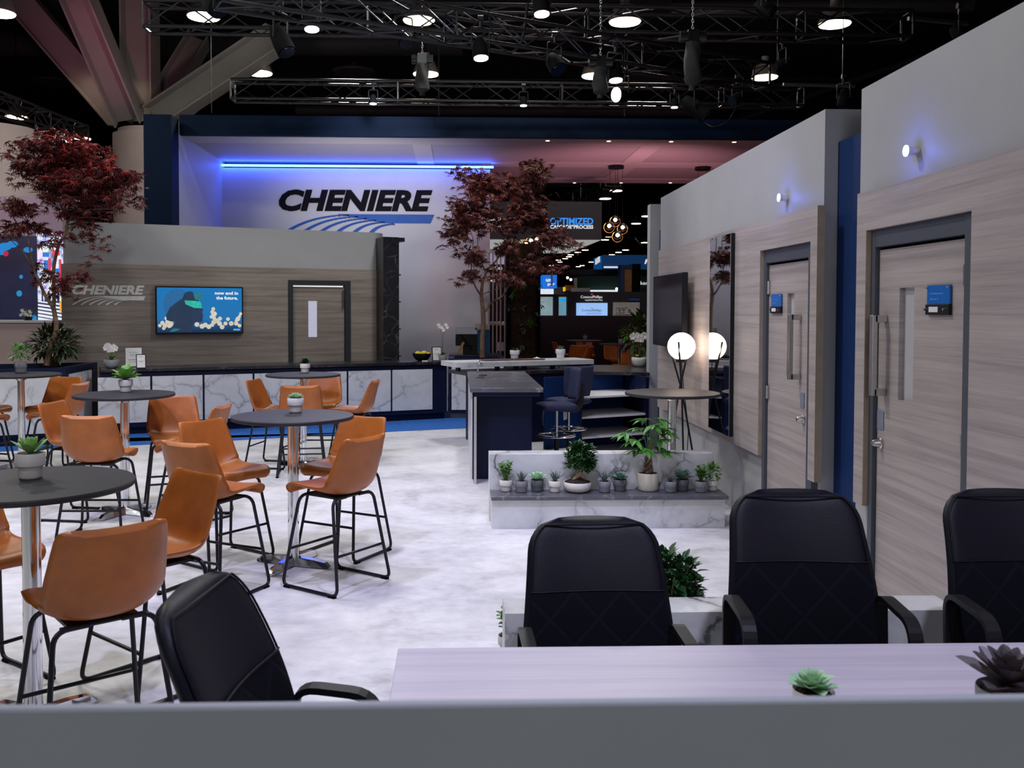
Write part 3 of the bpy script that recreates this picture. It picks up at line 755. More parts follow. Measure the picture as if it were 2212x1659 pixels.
# low counter behind the desk, running parallel to the bar, and the raised marble bar on top of it
a0 = V((xa-.05, y1+.05, 0)); 
def rb(mb, s0_, s1_, d0_, d1_, z0, z1):
    ps = [a0+E1*s0_+N1*d0_, a0+E1*s1_+N1*d0_, a0+E1*s1_+N1*d1_, a0+E1*s0_+N1*d1_]
    mb.prism([(p.x, p.y) for p in ps], z0, z1); return mb
rc = thing('reception_back_counter', 'navy reception back counter under a raised white marble bar', 'counter', a0+E1*1.0)
sB = 1.55
mb = MB(); rb(mb, .30, sB, .03, .62, 0, .90); obj('body', mb, M_navy, rc)
mb = MB(); rb(mb, .05, sB, .0, .66, .90, .94); obj('worktop', mb, M_dark, rc)
mb = MB(); rb(mb, -.02, 2.02, .18, .72, .995, 1.06); obj('raised_bar', mb, M_marble, rc, bevel=.003)
for s in (.06, .62, .9, 1.02, 1.45):
    mb = MB(); rb(mb, s, s+.03, .3, .4, .94, .995); obj('standoff', mb, M_black, rc)
# angled end with open white shelves
se = thing('shelf_unit', 'navy reception cabinet with three open white shelves', 'shelf', (2.0, 11.4, 0))
FL, FR, BR, BL = V((1.49, 10.87, 0)), V((2.33, 11.28, 0)), V((2.22, 11.98, 0)), V((1.60, 11.70, 0))
for z in (.21, .45, .69):
    mb = MB(); mb.prism([(p.x, p.y) for p in (FL, FR, BR, BL)], z, z+.022); obj('shelf', mb, M_shelf if False else M_white2, se)
mb = MB(); d = (FR-FL).normalized(); n = V((-d.y, d.x, 0))
mb.prism([(p.x, p.y) for p in (FL-d*.035, FL-d*.001, BL-d*.001, BL-d*.035)], 0, .93); obj('side_panel', mb, M_navy, se)
mb = MB(); mb.prism([(p.x, p.y) for p in (FR+d*.002, FR+d*.05, BR+d*.05+n*.3, BR+d*.002+n*.3)], 0, .915); obj('side_panel', mb, M_navy, se)
mb = MB(); mb.prism([(p.x, p.y) for p in (BL-d*.55, BR, BR+n*.03, BL-d*.55+n*.03)], 0, .9); obj('back_panel', mb, M_navy_wall, se)
mb = MB(); mb.prism([(1.56, 11.74), (2.20, 11.61), (2.425, 11.50), (2.425, 11.85), (2.95, 11.95), (2.95, 13.1), (1.95, 13.1), (1.62, 12.3)], .915, .955); obj('worktop', mb, M_dark, se)
mb = MB(); mb.prism([(2.0, 12.15), (2.9, 12.15), (2.9, 13.05), (2.05, 13.05)], 0, .914); obj('cabinet', mb, M_navy, se)
# right planter (front face in line with the bar)
pp_ = pz(966, 904, 0); zp2 = .955
rp = thing('tree_planter', 'navy framed planter with marble front beside the reception, holding the dark tree', 'planter', (.4, 15, 0))
x0p, x1p, y0p = pp_.x+.02, py(1092, 780, pp_.y).x, pp_.y
mb = MB(); mb.box((x0p, y0p, .10), (x1p, y0p+.9, zp2-.09)); obj('box', mb, M_navy, rp)
mb = MB()
for lo, hi in (((x0p, y0p), (x1p, y0p+.09)), ((x0p, y0p+.81), (x1p, y0p+.9)), ((x0p, y0p+.09), (x0p+.09, y0p+.81)), ((x1p-.09, y0p+.09), (x1p, y0p+.81))): mb.box((lo[0], lo[1], zp2-.09), (hi[0], hi[1], zp2))
obj('rim', mb, M_navy, rp)
mb = MB(); mb.box((x0p+.09, y0p+.09, zp2-.09), (x1p-.09, y0p+.81, zp2-.05)); obj('soil', mb, M_soil, rp)
mb = MB(); mb.box((x0p+.05, y0p-.015, .14), (x1p-.03, y0p, zp2-.06)); obj('panel', mb, M_marble, rp)
mb = MB(); mb.box((x0p+.03, y0p+.04, 0), (x1p, y0p+.8, .10)); obj('plinth', mb, M_frame, rp)
mb = MB(); mb.box((x0p-.03, y0p-.01, .12), (x0p-.015, y0p+.02, zp2-.03)); obj('edge_strip', mb, M_white2, rp)

# drafting stools behind the desk
def make_draft(label, loc, rot, group):
    t = thing('drafting_stool', label, 'stool', loc, rot, group)
    mb = MB()
    for side in (1, -1):
        def g(u, v):
            s = u*2-1; r2 = v*2-1; k = (max(0, 1-s**6)*max(0, 1-r2**6))**.5; w = .215
            rr = 1-.06*r2*r2
            return V((s*w*rr, r2*.205*(1-.06*s*s), .70+(.03 if side > 0 else -.05)*k))
        b = MB(); b.grid(g, 16, 16); mb.add(b.v, b.f if side > 0 else [tuple(reversed(f)) for f in b.f])
    o = obj('seat', mb, M_draft, t, local=True); wl = o.modifiers.new('weld', 'WELD'); wl.merge_threshold = .001; soft(o, 75)
    mb = MB()
    for side in (1, -1):
        def g(u, v):
            s = u*2-1; r2 = v*2-1; k = (max(0, 1-s**6)*max(0, 1-r2**6))**.5
            return V((s*.20*(1-.12*max(0, -r2)), -.24-.02*r2+.05*s*s+(.022 if side > 0 else -.02)*k, .93+r2*.175))
        b = MB(); b.grid(g, 16, 16); mb.add(b.v, b.f if side < 0 else [tuple(reversed(f)) for f in b.f])
    o = obj('backrest', mb, M_draft, t, local=True); wl = o.modifiers.new('weld', 'WELD'); wl.merge_threshold = .001; soft(o, 75)
    mb = MB(); mb.tube(fillet([(0, -.02, .655), (0, -.25, .64), (0, -.275, .90)], .05), .026, 8); obj('back_bracket', mb, M_black, t, smooth=True, local=True)
    mb = MB(); mb.cyl((0,0,.33), (0,0,.65), .016, n=14); obj('gas_column', mb, M_chrome, t, smooth=True, local=True)
    mb = MB(); mb.cyl((0,0,.08), (0,0,.34), .027, n=14); obj('outer_tube', mb, M_black, t, smooth=True, local=True)
    mb = MB(); mb.tube([(.205*math.cos(k), .205*math.sin(k), .37) for k in arr(32)], .010, 8, closed=True)
    for k in (0, PI/2, PI, 3*PI/2): mb.cyl((.02*math.cos(k), .02*math.sin(k), .35), (.205*math.cos(k), .205*math.sin(k), .37), .007, n=6)
    obj('foot_ring', mb, M_chrome, t, smooth=True, local=True)
    for i in range(5):
        a = 2*PI*i/5; dd = V((math.cos(a), math.sin(a), 0)); mb = MB(); mb.tube([dd*.02+V((0,0,.09)), dd*.28+V((0,0,.06))], [.026, .016], 8); mb.cyl(dd*.28+V((0,0,0)), dd*.28+V((0,0,.06)), .02, n=10); obj('base_arm', mb, M_black, t, local=True, smooth=True)
    mb = MB()
    def g(u, v): return V((.02+.07*u, .13+.012*math.sin(v*3), .64-.19*v+.02*u))
    mb.grid(g, 4, 6); obj('paper_tag', mb, M_paper, t, local=True)
    return t
M_draft = mat('navy upholstery', (.022, .026, .075), .8, var=.2, scale=60, bmp=.2)
GD = 'navy drafting stools at reception'
ds = make_draft('navy drafting stool facing left beside the reception desk, the nearer one', (1.10, 10.05, 0), PI/2+.15, GD)
dup(ds, (1.30, 10.62, 0), PI*.15, 'navy drafting stool with its back turned, right behind the nearer one', GD)
# ================================================================ PLANTS
LG = leafmat('green leaves', '#5c8a3a', '#3f6e2c'); LD = leafmat('dark green leaves', '#2f5a2b', '#1c3f1f', .35); LP = leafmat('pale green leaves', '#b9dcb4', '#93bf95', .6)
LB = leafmat('blue green leaves', '#7c9a8c', '#5f8273', .6); LA = leafmat('grey green spikes', '#66756c', '#4a5a52', .6); LL = leafmat('light green leaves', '#7fae5a', '#5c8f40')
LX = leafmat('purple grey leaves', '#6b5d60', '#48464a', .45); LBr = leafmat('bright green', '#4a8f2f', '#356f22')
M_wood = mat('bark', (.16, .10, .065), .85, var=.35, scale=14, bmp=.6, bscale=50)
M_woodp = mat('pale root bark', (.34, .25, .16), .8, var=.3, scale=14, bmp=.4, bscale=40)
M_orchid = mat('orchid petals', (.80, .76, .74), .5, var=.05)
M_stem = mat('green stem', (.08, .14, .04), .6, var=.2)
def rnd(a, b): return R.uniform(a, b)
def dirv(az, el): return V((math.cos(az)*math.cos(el), math.sin(az)*math.cos(el), math.sin(el)))
def rosette(mb, c, r, n=26, e0=.15, e1=1.3, W=.42, fold=.25, bend=.0):
    ga = 2.39996
    for i in range(n):
        k = i/(n-1); el = e0+(e1-e0)*k; L = r*(1-.62*k); a = ga*i
        d = dirv(a, el); mb.leaf(V(c)+V((0,0,.012*k*r/.05)), d, V((0,0,1)), L, L*W, bend-.12, fold, ((0, .5), (.45, .95), (.72, 1), (.92, .45), (1, .0)))
def spikes(mb, c, r, h, n=16):
    for i in range(n):
        a = 2.4*i; el = rnd(.75, 1.45); mb.leaf(V(c)+V((rnd(-1, 1)*r*.25, rnd(-1, 1)*r*.25, 0)), dirv(a, el), V((0,0,1)), h*rnd(.7, 1), h*.13, rnd(-.1, .15), .5, ((0, 1), (.4, .9), (.8, .45), (1, 0)))
def sprigs(mb, stm, c, r, h, n=7, L=.035, per=9):
    for i in range(n):
        a = 2.4*i; top = V(c)+V((math.cos(a)*r*rnd(.3, 1), math.sin(a)*r*rnd(.3, 1), h*rnd(.65, 1)))
        mid = V(c)*.5+top*.5+V((rnd(-.01, .01), rnd(-.01, .01), 0)); stm.tube([V(c)+V((math.cos(a)*r*.15, math.sin(a)*r*.15, 0)), mid, top], [.004, .003, .002], 5)
        for k in range(per):
            t = .35+.65*k/(per-1); p = V(c)*(1-t)+top*t; aa = k*2.4+i
            mb.leaf(p, dirv(aa, rnd(.1, .9)), V((0,0,1)), L*rnd(.8, 1.2), L*.62, .1, .2, ((0, .3), (.4, .95), (.75, 1), (.95, .6), (1, .1)))
def bush(mb, c, rad, n, L, W=.4, droop=.3, shell=.6):
    for i in range(n):
        d = dirv(rnd(0, 2*PI), math.asin(rnd(-.7, 1))); k = shell+(1-shell)*R.random()
        p = V(c)+V((d.x*rad[0], d.y*rad[1], d.z*rad[2]))*k
        q = (d+V((rnd(-.6, .6), rnd(-.6, .6), rnd(-.3, .5)))).normalized(); mb.leaf(p, q, V((0,0,1)), L*rnd(.7, 1.2), L*W, droop, .15)
POT2 = [(.030, 0), (.034, .002), (.037, .008), (.038, .036), (.039, .040), (.046, .044), (.047, .048), (.0475, .084), (.046, .086), (.043, .084), (.042, .074)]
POTB = [(.034, 0), (.038, .003), (.040, .008), (.0405, .034), (.042, .037), (.0435, .040), (.0445, .078), (.043, .080), (.041, .078), (.040, .068)]
BOWL = [(.055, 0), (.085, .006), (.108, .022), (.118, .05), (.119, .085), (.117, .088), (.112, .086), (.110, .075)]
TALL = [(.072, 0), (.084, .006), (.090, .02), (.091, .155), (.089, .158), (.085, .156), (.083, .145)]
TALLN = [(.030, 0), (.034, .004), (.040, .02), (.043, .112), (.042, .115), (.040, .113), (.038, .106)]
ROUND = [(.06, 0), (.085, .01), (.115, .05), (.128, .10), (.13, .15), (.127, .154), (.121, .15), (.118, .13)]
def potted(name, label, p, prof, pm, s, kind, group=None, cat='plant', lm=None, k=1.0, seed=None):
    if seed is not None: R.seed(seed)
    t = thing(name, label, cat, p, R.uniform(0, 6), group)
    mb = MB(); mb.lathe([(r*s, z*s) for r, z in prof], (0,0,0), 28); obj('pot', mb, pm, t, smooth=True, local=True)
    rr, zz = prof[-1]; rr *= s; zz *= s
    mb = MB(); mb.lathe([(rr*.98, zz-.01*s), (rr*.99, zz), (rr*.5, zz+.006*s)], (0,0,0), 20); obj('soil', mb, M_soil, t, local=True)
    c = V((0, 0, zz)); f = MB(); st = MB()
    if kind == 'rosette': rosette(f, c+V((0,0,.008*s)), .062*s*k, 28)
    elif kind == 'flat': rosette(f, c+V((0,0,.006*s)), .055*s*k, 34, .05, 1.2, .5)
    elif kind == 'pointed': rosette(f, c+V((0,0,.004*s)), .075*s*k, 24, .35, 1.35, .36, .2, .0)
    elif kind == 'spikes': spikes(f, c, .03*s, .075*s*k, 18)
    elif kind == 'sprigs': sprigs(f, st, c, .05*s*k, .115*s*k, 8, .034*s, 10)
    elif kind == 'leafy':
        for i in range(30):
            a = 2.4*i; el = .25+1.1*(i/30); f.leaf(c+V((0,0,.012*s)), dirv(a, el), V((0,0,1)), .085*s*k*rnd(.7, 1.1), .038*s*k, .1, .2, ((0, .2), (.4, .5), (.75, 1), (.95, .6), (1, .1)))
    elif kind == 'ball': bush(f, c+V((0,0,.055*s*k)), (.045*s*k, .045*s*k, .05*s*k), 110, .035*s, .6, .1, .3)
    elif kind == 'low': bush(f, c+V((0,0,.004*s)), (.036*s, .036*s, .02*s), 90, .02*s, .7, 0, .2)
    if st.v: obj('stem', st, M_stem, t, local=True)
    obj('foliage', f, lm or LG, t, local=True)
    return t
GP = 'small potted plants on the bench'
def on_bench(u, vb, y, w):  # centre u, bottom v -> point on the ledge, scale from pixel width of the pot
    p = pz(u, vb-3, .262); p.z = .262; return p
B = [ # u, v_bottom, pixel width, profile, pot, kind, leaf, k, label
 (1093, 1059, 28, POT2, M_potwhite, 'sprigs', LG, 1.3, 'white tiered pot with a green sprig succulent, leftmost on the bench'),
 (1126.5, 1066, 28, POTB, M_potgrey, 'spikes', LA, 1.2, 'grey pot with small grey green spikes, second from the left on the bench'),
 (1160.5, 1059, 28, POTB, M_potdark, 'rosette', LP, 1.35, 'dark grey pot with a pale green rosette spilling over, left part of the bench'),
 (1198.5, 1066, 28, POT2, M_potwhite, 'spikes', LA, 1.35, 'white tiered pot with dark upright spikes, left of the bonsai bowl'),
 (1306, 1066, 27, POTB, M_potgrey, 'spikes', LA, 1.3, 'grey pot with upright spikes, right of the bonsai bowl'),
 (1339.5, 1060, 28, POTB, M_potdark, 'rosette', LB, 1.3, 'dark grey pot with a blue green rosette, left of the tall cream pot'),
 (1448, 1066, 27, POTB, M_potgrey, 'spikes', LA, .95, 'grey pot with thin pale spikes, right of the tall cream pot'),
 (1474, 1059, 28, POTB, M_potdark, 'leafy', LB, .95, 'dark grey pot with a small blue green rosette, behind the thin spikes pot'),
 (1514, 1066, 27, POTB, M_potgrey, 'sprigs', LG, 1.05, 'grey pot with thin green sprigs, in front of the rightmost white pot'),
 (1539.5, 1059, 25, POT2, M_potwhite, 'ball', LG, 1.45, 'white tiered pot with a round leaved bushy succulent, rightmost on the bench')]
for i, (u, v, w, pr, pm, kd, lm, k, lab) in enumerate(B):
    p = pz(u, v-3, .262); p.y = min(max(p.y, yb0+.03), yb0+.19); p.x = py(u, v, p.y).x; p.z = .263
    s = w*p.y/F/(2*max(r for r, z in pr)); potted('potted_succulent', lab, p, pr, pm, s, kd, GP, 'plant', lm, k, 20+i)
# bonsai in a white bowl
def bonsai(label, p, s, seed, group=None):
    R.seed(seed); t = thing('bonsai', label, 'plant', p, 0, group)
    mb = MB(); mb.lathe([(r*s, z*s) for r, z in BOWL], (0,0,0), 36); obj('bowl', mb, M_potwhite, t, smooth=True, local=True)
    mb = MB(); mb.lathe([(.108*s, .078*s), (.10*s, .092*s), (.05*s, .108*s), (.01*s, .112*s)], (0,0,0), 24); obj('soil', mb, M_soil, t, local=True)
    mb = MB(); c = V((.02*s, 0, .10*s))
    mb.tube([c+V((-.065*s, -.02*s, .002*s)), c+V((-.03*s, -.01*s, .025*s)), c+V((0, 0, .05*s)), c+V((.005*s, 0, .10*s))], [.006*s, .017*s, .026*s, .016*s], 10)
    mb.tube([c+V((.06*s, .0, -.004*s)), c+V((.03*s, 0, .02*s)), c+V((.003*s, 0, .06*s)), c+V((.03*s, 0, .12*s))], [.006*s, .014*s, .02*s, .008*s], 10)
    for i in range(9):
        a = i*2.4; mb.tube([c+V((.004*s, 0, .08*s)), c+V((math.cos(a)*.04*s, math.sin(a)*.04*s, .13*s)), c+V((math.cos(a)*.09*s, math.sin(a)*.08*s, (.16+.1*R.random())*s))], [.007*s, .005*s, .002*s], 6)
    obj('trunk', mb, M_woodp, t, smooth=True, local=True)
    f = MB(); 
    for (x, y, z, r) in ((0, 0, .22, .085), (-.05, 0, .17, .065), (.06, 0, .19, .07), (-.02, 0, .28, .06), (.075, .01, .26, .045), (.03, -.04, .14, .055), (.085, 0, .15, .04), (-.075, 0, .23, .04)):
        bush(f, c+V((x*s, y*s, (z-.02)*s)), (r*s, r*s, r*s), int(120*r/.06), .048*s, .55, .15, .4)
    obj('foliage', f, LD, t, local=True); return t
p = pz(1247, 1062, .262); bonsai('bonsai with thick pale roots in a wide white bowl, on the bench', p, 61*p.y/F/.238, 5)
p = pz(1400, 1059, .262); s = 45*p.y/F/.182; R.seed(6)
t = thing('money_tree', 'braided trunk plant with hand shaped leaves in a tall cream pot, on the bench', 'plant', p)
mb = MB(); mb.lathe([(r*s, z*s) for r, z in TALL], (0,0,0), 36); obj('pot', mb, M_potcream, t, smooth=True, local=True)
mb = MB(); mb.lathe([(.082*s, .14*s), (.08*s, .152*s), (.03*s, .165*s)], (0,0,0), 24); obj('soil', mb, M_soil, t, local=True)
mb = MB()
for k in range(3):
    mb.tube([V(((.030-.010*z/.12)*s*math.cos(k*2.09+z*38), (.030-.010*z/.12)*s*math.sin(k*2.09+z*38), (.15+z)*s)) for z in [i*.01 for i in range(17)]], [(.020-.0005*i)*s for i in range(17)], 8)
obj('trunk', mb, M_wood, t, smooth=True, local=True)
f = MB(); st = MB()
for (u, v, dy) in ((1352, 935, 0), (1385, 925, .04), (1410, 918, -.05), (1432, 925, .03), (1370, 950, -.06), (1400, 945, .06), (1425, 950, -.04), (1440, 935, 0), (1415, 965, .05), (1432, 975, -.03), (1392, 968, -.07), (1395, 905, .03), (1418, 935, .08), (1380, 975, .02), (1425, 905, 0)):
    q_ = py(u, v, p.y+dy)-p; a = V((0, 0, .31*s)); st.tube([a, a*.5+q_*.5+V((0,0,.03)), q_], [.004, .003, .002], 5)
    out = V((q_.x, q_.y+.02, 0)).normalized()
    for j in range(6):
        an = (j-2.5)*.62; d = V((out.x*math.cos(an)-out.y*math.sin(an), out.x*math.sin(an)+out.y*math.cos(an), rnd(-.35, .15)))
        f.leaf(q_, d, V((0,0,1)), rnd(.11, .15), .048, .25, .1)
obj('stem', st, M_stem, t, local=True); obj('foliage', f, LBr, t, local=True)
# plants standing on the far ledge of the near bench
q_ = V((py(1425, 1300, ybk+.42).x, ybk+.36, .262)); bonsai('second bonsai, peeking from behind the black office chair', q_, 1.05, 15)
q_ = V((py(1098, 1300, ybk+.36).x, ybk+.36, .262)); potted('potted_succulent', 'sprig plant mostly hidden behind the left end of the near bench', q_, POT2, M_potwhite, .95, 'sprigs', None, 'plant', LG, 1.15, 3)
# plants on the high tables
def on_table(u, v, w, pr, pm, kd, lm, k, lab, seed, z=1.0245):
    p = pz(u, v, z); s = w*p.y/F/(2*max(r for r, zz in pr)); return potted('potted_succulent', lab, p, pr, pm, s, kd, 'plants on the high tables', 'plant', lm, k, seed)
on_table(66, 1033, 61, POT2, M_potwhite, 'pointed', leafmat('two tone green leaves', '#9fc77a', '#5c9447'), 1.15, 'pointed green succulent in a white tiered pot on the nearest high table', 31)
on_table(638.5, 891, 35, POT2, M_potwhite, 'flat', LP, 1.0, 'pale mint rosette in a white tiered pot on the middle high table', 32)
on_table(271.5, 847, 29.5, POT2, M_potwhite, 'leafy', LL, 1.25, 'bushy green leaved plant in a white tiered pot on a left high table', 33)
on_table(659, 805, 21.5, POT2, M_potwhite, 'leafy', LD, .75, 'small dark rosette in a white tiered pot on the far centre high table', 34)
on_table(44.5, 805, 25, POTB, M_potgrey, 'ball', LBr, 1.5, 'round green plant in a grey pot on the farthest left high table', 35)
on_table(1264, 734, 10, POTB, M_potgrey, 'spikes', LA, .8, 'tiny plant in a grey pot on the farther lounge table', 36)
on_table(1341, 742.8, 12, POTB, M_potgrey, 'ball', LD, 1.3, 'small leafy plant in a grey pot on the nearer lounge table', 37)
# meeting-table plants
p = V((py(1757, 1500, 2.08).x, 2.08, .751)); potted('potted_succulent', 'pale green rosette just above the grey partition, on the meeting table', p, TALLN, M_potwhite, 1.10, 'flat', None, 'plant', LP, 1.12, 41)
p = V((py(2180, 1500, 1.95).x, 1.95, .751)); potted('potted_succulent', 'large purple grey rosette just above the grey partition at the right edge', p, TALLN, M_potgrey, 1.55, 'rosette', None, 'plant', LX, 1.28, 42)
# reception plants on a tray
tr = pz(1160, 778, 1.061)
tp = [a0+E1*s+N1*d+V((0, 0, 1.061)) for s, d in ((.45, .30), (1.32, .30), (1.36, .36), (1.30, .56), (.52, .56), (.42, .40))]
mb = MB(); mb.prism([(q.x, q.y) for q in tp], 1.0615, 1.075); o = obj('serving_tray', mb, mat('brown tray', (.10, .055, .045), .5), bevel=.004); tag(o, 'long brown serving tray on the raised white marble bar', 'tray')
for u, kd, lm, lab, sd in ((1112, 'low', LD, 'low green cushion plant in a white pot on the left of the brown tray', 51), (1211, 'spikes', LB, 'grey green spiky plant in a white pot on the right of the brown tray', 52)):
    # meet the tray's centre line
    n_ = N1; q = pl(u, 700, a0+N1*.42, N1); q.z = 1.076; sc_ = 21*q.y/F/.095
    potted('potted_succulent', lab, q, POT2, M_white2, sc_, kd, None, 'plant', lm, .8, sd)
q = pl(1160, 700, a0+N1*.42, N1); q.z = 1.0755; mb = MB(); mb.lathe([(.05, 0), (.055, .006), (.02, .012), (.012, .02)], q, 12); o = obj('folded_napkin', mb, M_paper); tag(o, 'small white crumpled napkin on the brown tray', 'napkin')
# orchid pot at the wall post
def orchid(name, label, p, prof, pm, s, h, blooms, seed, lm=LG, petal=.03, sp=.10):
    R.seed(seed); t = thing(name, label, 'plant', p)
    mb = MB(); mb.lathe([(r*s, z*s) for r, z in prof], (0,0,0), 30); obj('pot', mb, pm, t, smooth=True, local=True)
    c = V((0, 0, prof[-1][1]*s)); mb = MB(); mb.lathe([(prof[-1][0]*s*.98, c.z-.01), (prof[-1][0]*s, c.z)], (0,0,0), 20); obj('soil', mb, M_soil, t, local=True)
    f = MB()
    for i in range(7): f.leaf(c, dirv(i*2.4, rnd(.5, 1.1)), V((0,0,1)), .13*s, .06*s, .3, .2, ((0, .4), (.4, 1), (.8, .8), (1, .1)))
    obj('foliage', f, lm, t, local=True)
    st = MB(); fl = MB()
    for b in range(2):
        dx = (-1 if b else 1)*sp*.4; path = bez([c, c+V((dx*.3, 0, h*.5)), c+V((dx, 0, h*.9)), c+V((dx*2.2, -.01, h*.92))], 10); st.tube(path, .003*s+.001, 5)
        for k in range(blooms):
            q = path[min(10, 6+k*4//max(1, blooms-1))]+V((rnd(-1, 1)*sp*.25, -.01, rnd(-.02, .03)))
            for j in range(5): fl.leaf(q, V((math.cos(j*1.257+1.57), -.25, math.sin(j*1.257+1.57))), V((0,-1,0)), petal, petal*.9, .15, .1, ((0, .3), (.5, 1), (.85, .8), (1, .2)))
    obj('stem', st, M_stem, t, local=True); obj('blossom', fl, M_orchid, t, local=True); return t
p = pz(1381, 792, .956); orchid('potted_orchid', 'white orchid in a round white pot beside the far wall post', p, ROUND, mat('glazed white pot', (.62, .61, .60), .4, bmp=.15, bscale=14), 34*p.y/F/.26, .33, 6, 61, LG, .045, .10)
zc_ = zct
p = pw(242, 797, .30); p = pz(241, 796, zct+.001); orchid('potted_orchid', 'white orchid in a grey round pot on the left of the bar', p, ROUND, M_potgrey, 32*p.y/F/.26, .20, 6, 62, LG, .04, .07)
p = pz(956, 780, zct+.001); orchid('potted_orchid', 'tall pale pink orchid in a clear grey pot at the right end of the bar', p, TALL, M_potgrey, .62, .50, 3, 63, LG, .03, .08)
# bowl of lemons on the bar
p = pz(911, 779.5, zct+.0005); t = thing('fruit_bowl', 'black bowl on the right of the bar counter', 'bowl', p); s = 41*p.y/F/2
mb = MB(); mb.lathe([(s*.35, 0), (s*.62, s*.10), (s*.88, s*.42), (s, s*.78), (s*.97, s*.80), (s*.84, s*.45), (s*.55, s*.16), (.001, s*.12)], (0,0,0), 32); obj('bowl_shell', mb, M_black, t, smooth=True, local=True)
M_lemon = mat('lemon skin', (.80, .58, .02), .5, bmp=.2, bscale=300); M_lime = mat('lime skin', (.34, .50, .03), .5, bmp=.2, bscale=300)
lem = None
for i, (dx, dy, dz, m_, lab) in enumerate(((-.42, -.1, .78, M_lemon, 'yellow lemon on the left of the black bowl'), (.22, -.1, .82, M_lemon, 'yellow lemon in the middle of the black bowl'), (.62, 0, .66, M_lemon, 'yellow lemon at the right rim of the black bowl'), (-.08, -.35, .62, M_lime, 'green lime between the lemons in the black bowl'), (-.1, .35, .70, M_lime, 'green lime at the back of the black bowl'))):
    mb = MB(); r = s*.27; mb.lathe([(.001, -r*1.3), (r*.25, -r*1.2), (r*.75, -r*.75), (r, 0), (r*.75, r*.75), (r*.25, r*1.2), (.001, r*1.3)], p+V((dx*s, dy*s, dz*s)), 16, (1, .3*i-.5, .2)); o = obj('lemon' if m_ is M_lemon else 'lime', mb, m_, smooth=True); tag(o, lab, 'fruit', 'citrus in the black bowl')
# framed cards on the bar
def card(name, label, u, v, w, h, lean, lines, fm, d=None):
    p = pz(u, v, zct+.001); k = p.y/F; W_, H_ = w*k, h*k; t = thing(name, label, 'sign', p)
    ux = (E1*.97-N1*.1*0).normalized(); n = -N1; uy = (V((0,0,1))+N1*lean).normalized()
    def bx(x0, x1, y0_, y1_, d0, d1, m_, nm):
        mb = MB(); nn = ux.cross(uy); mb.sheet([p+ux*x0+uy*y0_+nn*d0, p+ux*x1+uy*y0_+nn*d0, p+ux*x1+uy*y1_+nn*d0, p+ux*x0+uy*y1_+nn*d0], nn*(d1-d0)); return obj(nm, mb, m_, t)
    b = .012
    bx(-W_/2, W_/2, 0, H_, 0, .01, fm, 'frame'); bx(-W_/2+b, W_/2-b, b, H_-b, .0101, .012, M_paper, 'card')
    mb = MB(); nn = ux.cross(uy)
    for (x0, x1, yy, hh) in lines:
        a = p+ux*(x0*W_)+uy*(yy*H_)+nn*.0122; c = ux*((x1-x0)*W_); e = uy*(hh*H_); mb.poly([a, a+c, a+c+e, a+e])
    obj('lettering', mb, mat('grey print', (.25, .26, .30), .6), t)
    mb = MB(); mb.cyl(p+uy*(H_*.7), p+N1*(H_*.35), .005, n=6); obj('easel_leg', mb, M_black, t)
    return t
ln = [(-.25, .2, .80, .03), (-.3, .3, .52, .018), (-.3, .25, .47, .018), (-.2, .2, .42, .018)]
card('menu_stand', 'small black framed menu card leaning on the bar, in front of a clear stand', 305, 796, 20, 31, .25, ln, M_black)
card('menu_stand', 'clear stand with a white menu sheet on the left of the bar', 289, 793, 36, 43, .12, [(-.25, .25, .72, .02), (-.2, .3, .62, .02), (-.2, .2, .56, .02), (-.3, .3, .35, .03), (-.28, .28, .25, .02)], M_acrylic)
card('menu_stand', 'black framed white card beside the fruit bowl', 944, 780, 22, 31, .12, ln, M_black)
p = pz(918, 781, zct+.001); mb = MB(); mb.cbox(p+V((0, -.02, .009)), (.09, .05, .018)); o = obj('card_stack', mb, M_paper); tag(o, 'small stack of white cards in front of the fruit bowl', 'cards')
# bush beside the left tree
def bushplant(label, cen, rad, n, L, lm, W=.3, seed=1, z0=None):
    R.seed(seed); t = thing('leafy_bush', label, 'bush', (cen[0], cen[1], z0 if z0 is not None else cen[2]-rad[2]))
    f = MB(); bush(f, cen, rad, n, L, W, .35, .45); st = MB()
    for i in range(9):
        a = i*2.4; st.tube([V((cen[0], cen[1], t.location.z)), V(cen)+V((math.cos(a)*rad[0]*.5, math.sin(a)*rad[1]*.5, rad[2]*.2))], [.014, .006], 5)
    obj('stem', st, M_wood, t); obj('foliage', f, lm, t); return t
cb = py(116, 745, 12.75); bushplant('dark green leafy bush in the corner planter behind the red maple trunk', (cb.x, cb.y, cb.z), (.31, .28, .24), 520, .13, leafmat('dark glossy leaves', '#3a4a26', '#232f1b', .3), .3, 4, zr-.08)
cb = py(1384, 728, 15.2); bushplant('broad leaved dark green plant beside the far wall post', (cb.x, cb.y, cb.z), (.20, .2, .34), 70, .26, LD, .42, 8, .0)
cb = py(1366, 722, 16.5); bushplant('small leaved green shrub behind the nearer lounge table', (cb.x, cb.y, cb.z), (.20, .2, .13), 150, .10, LBr, .35, 9, .0)

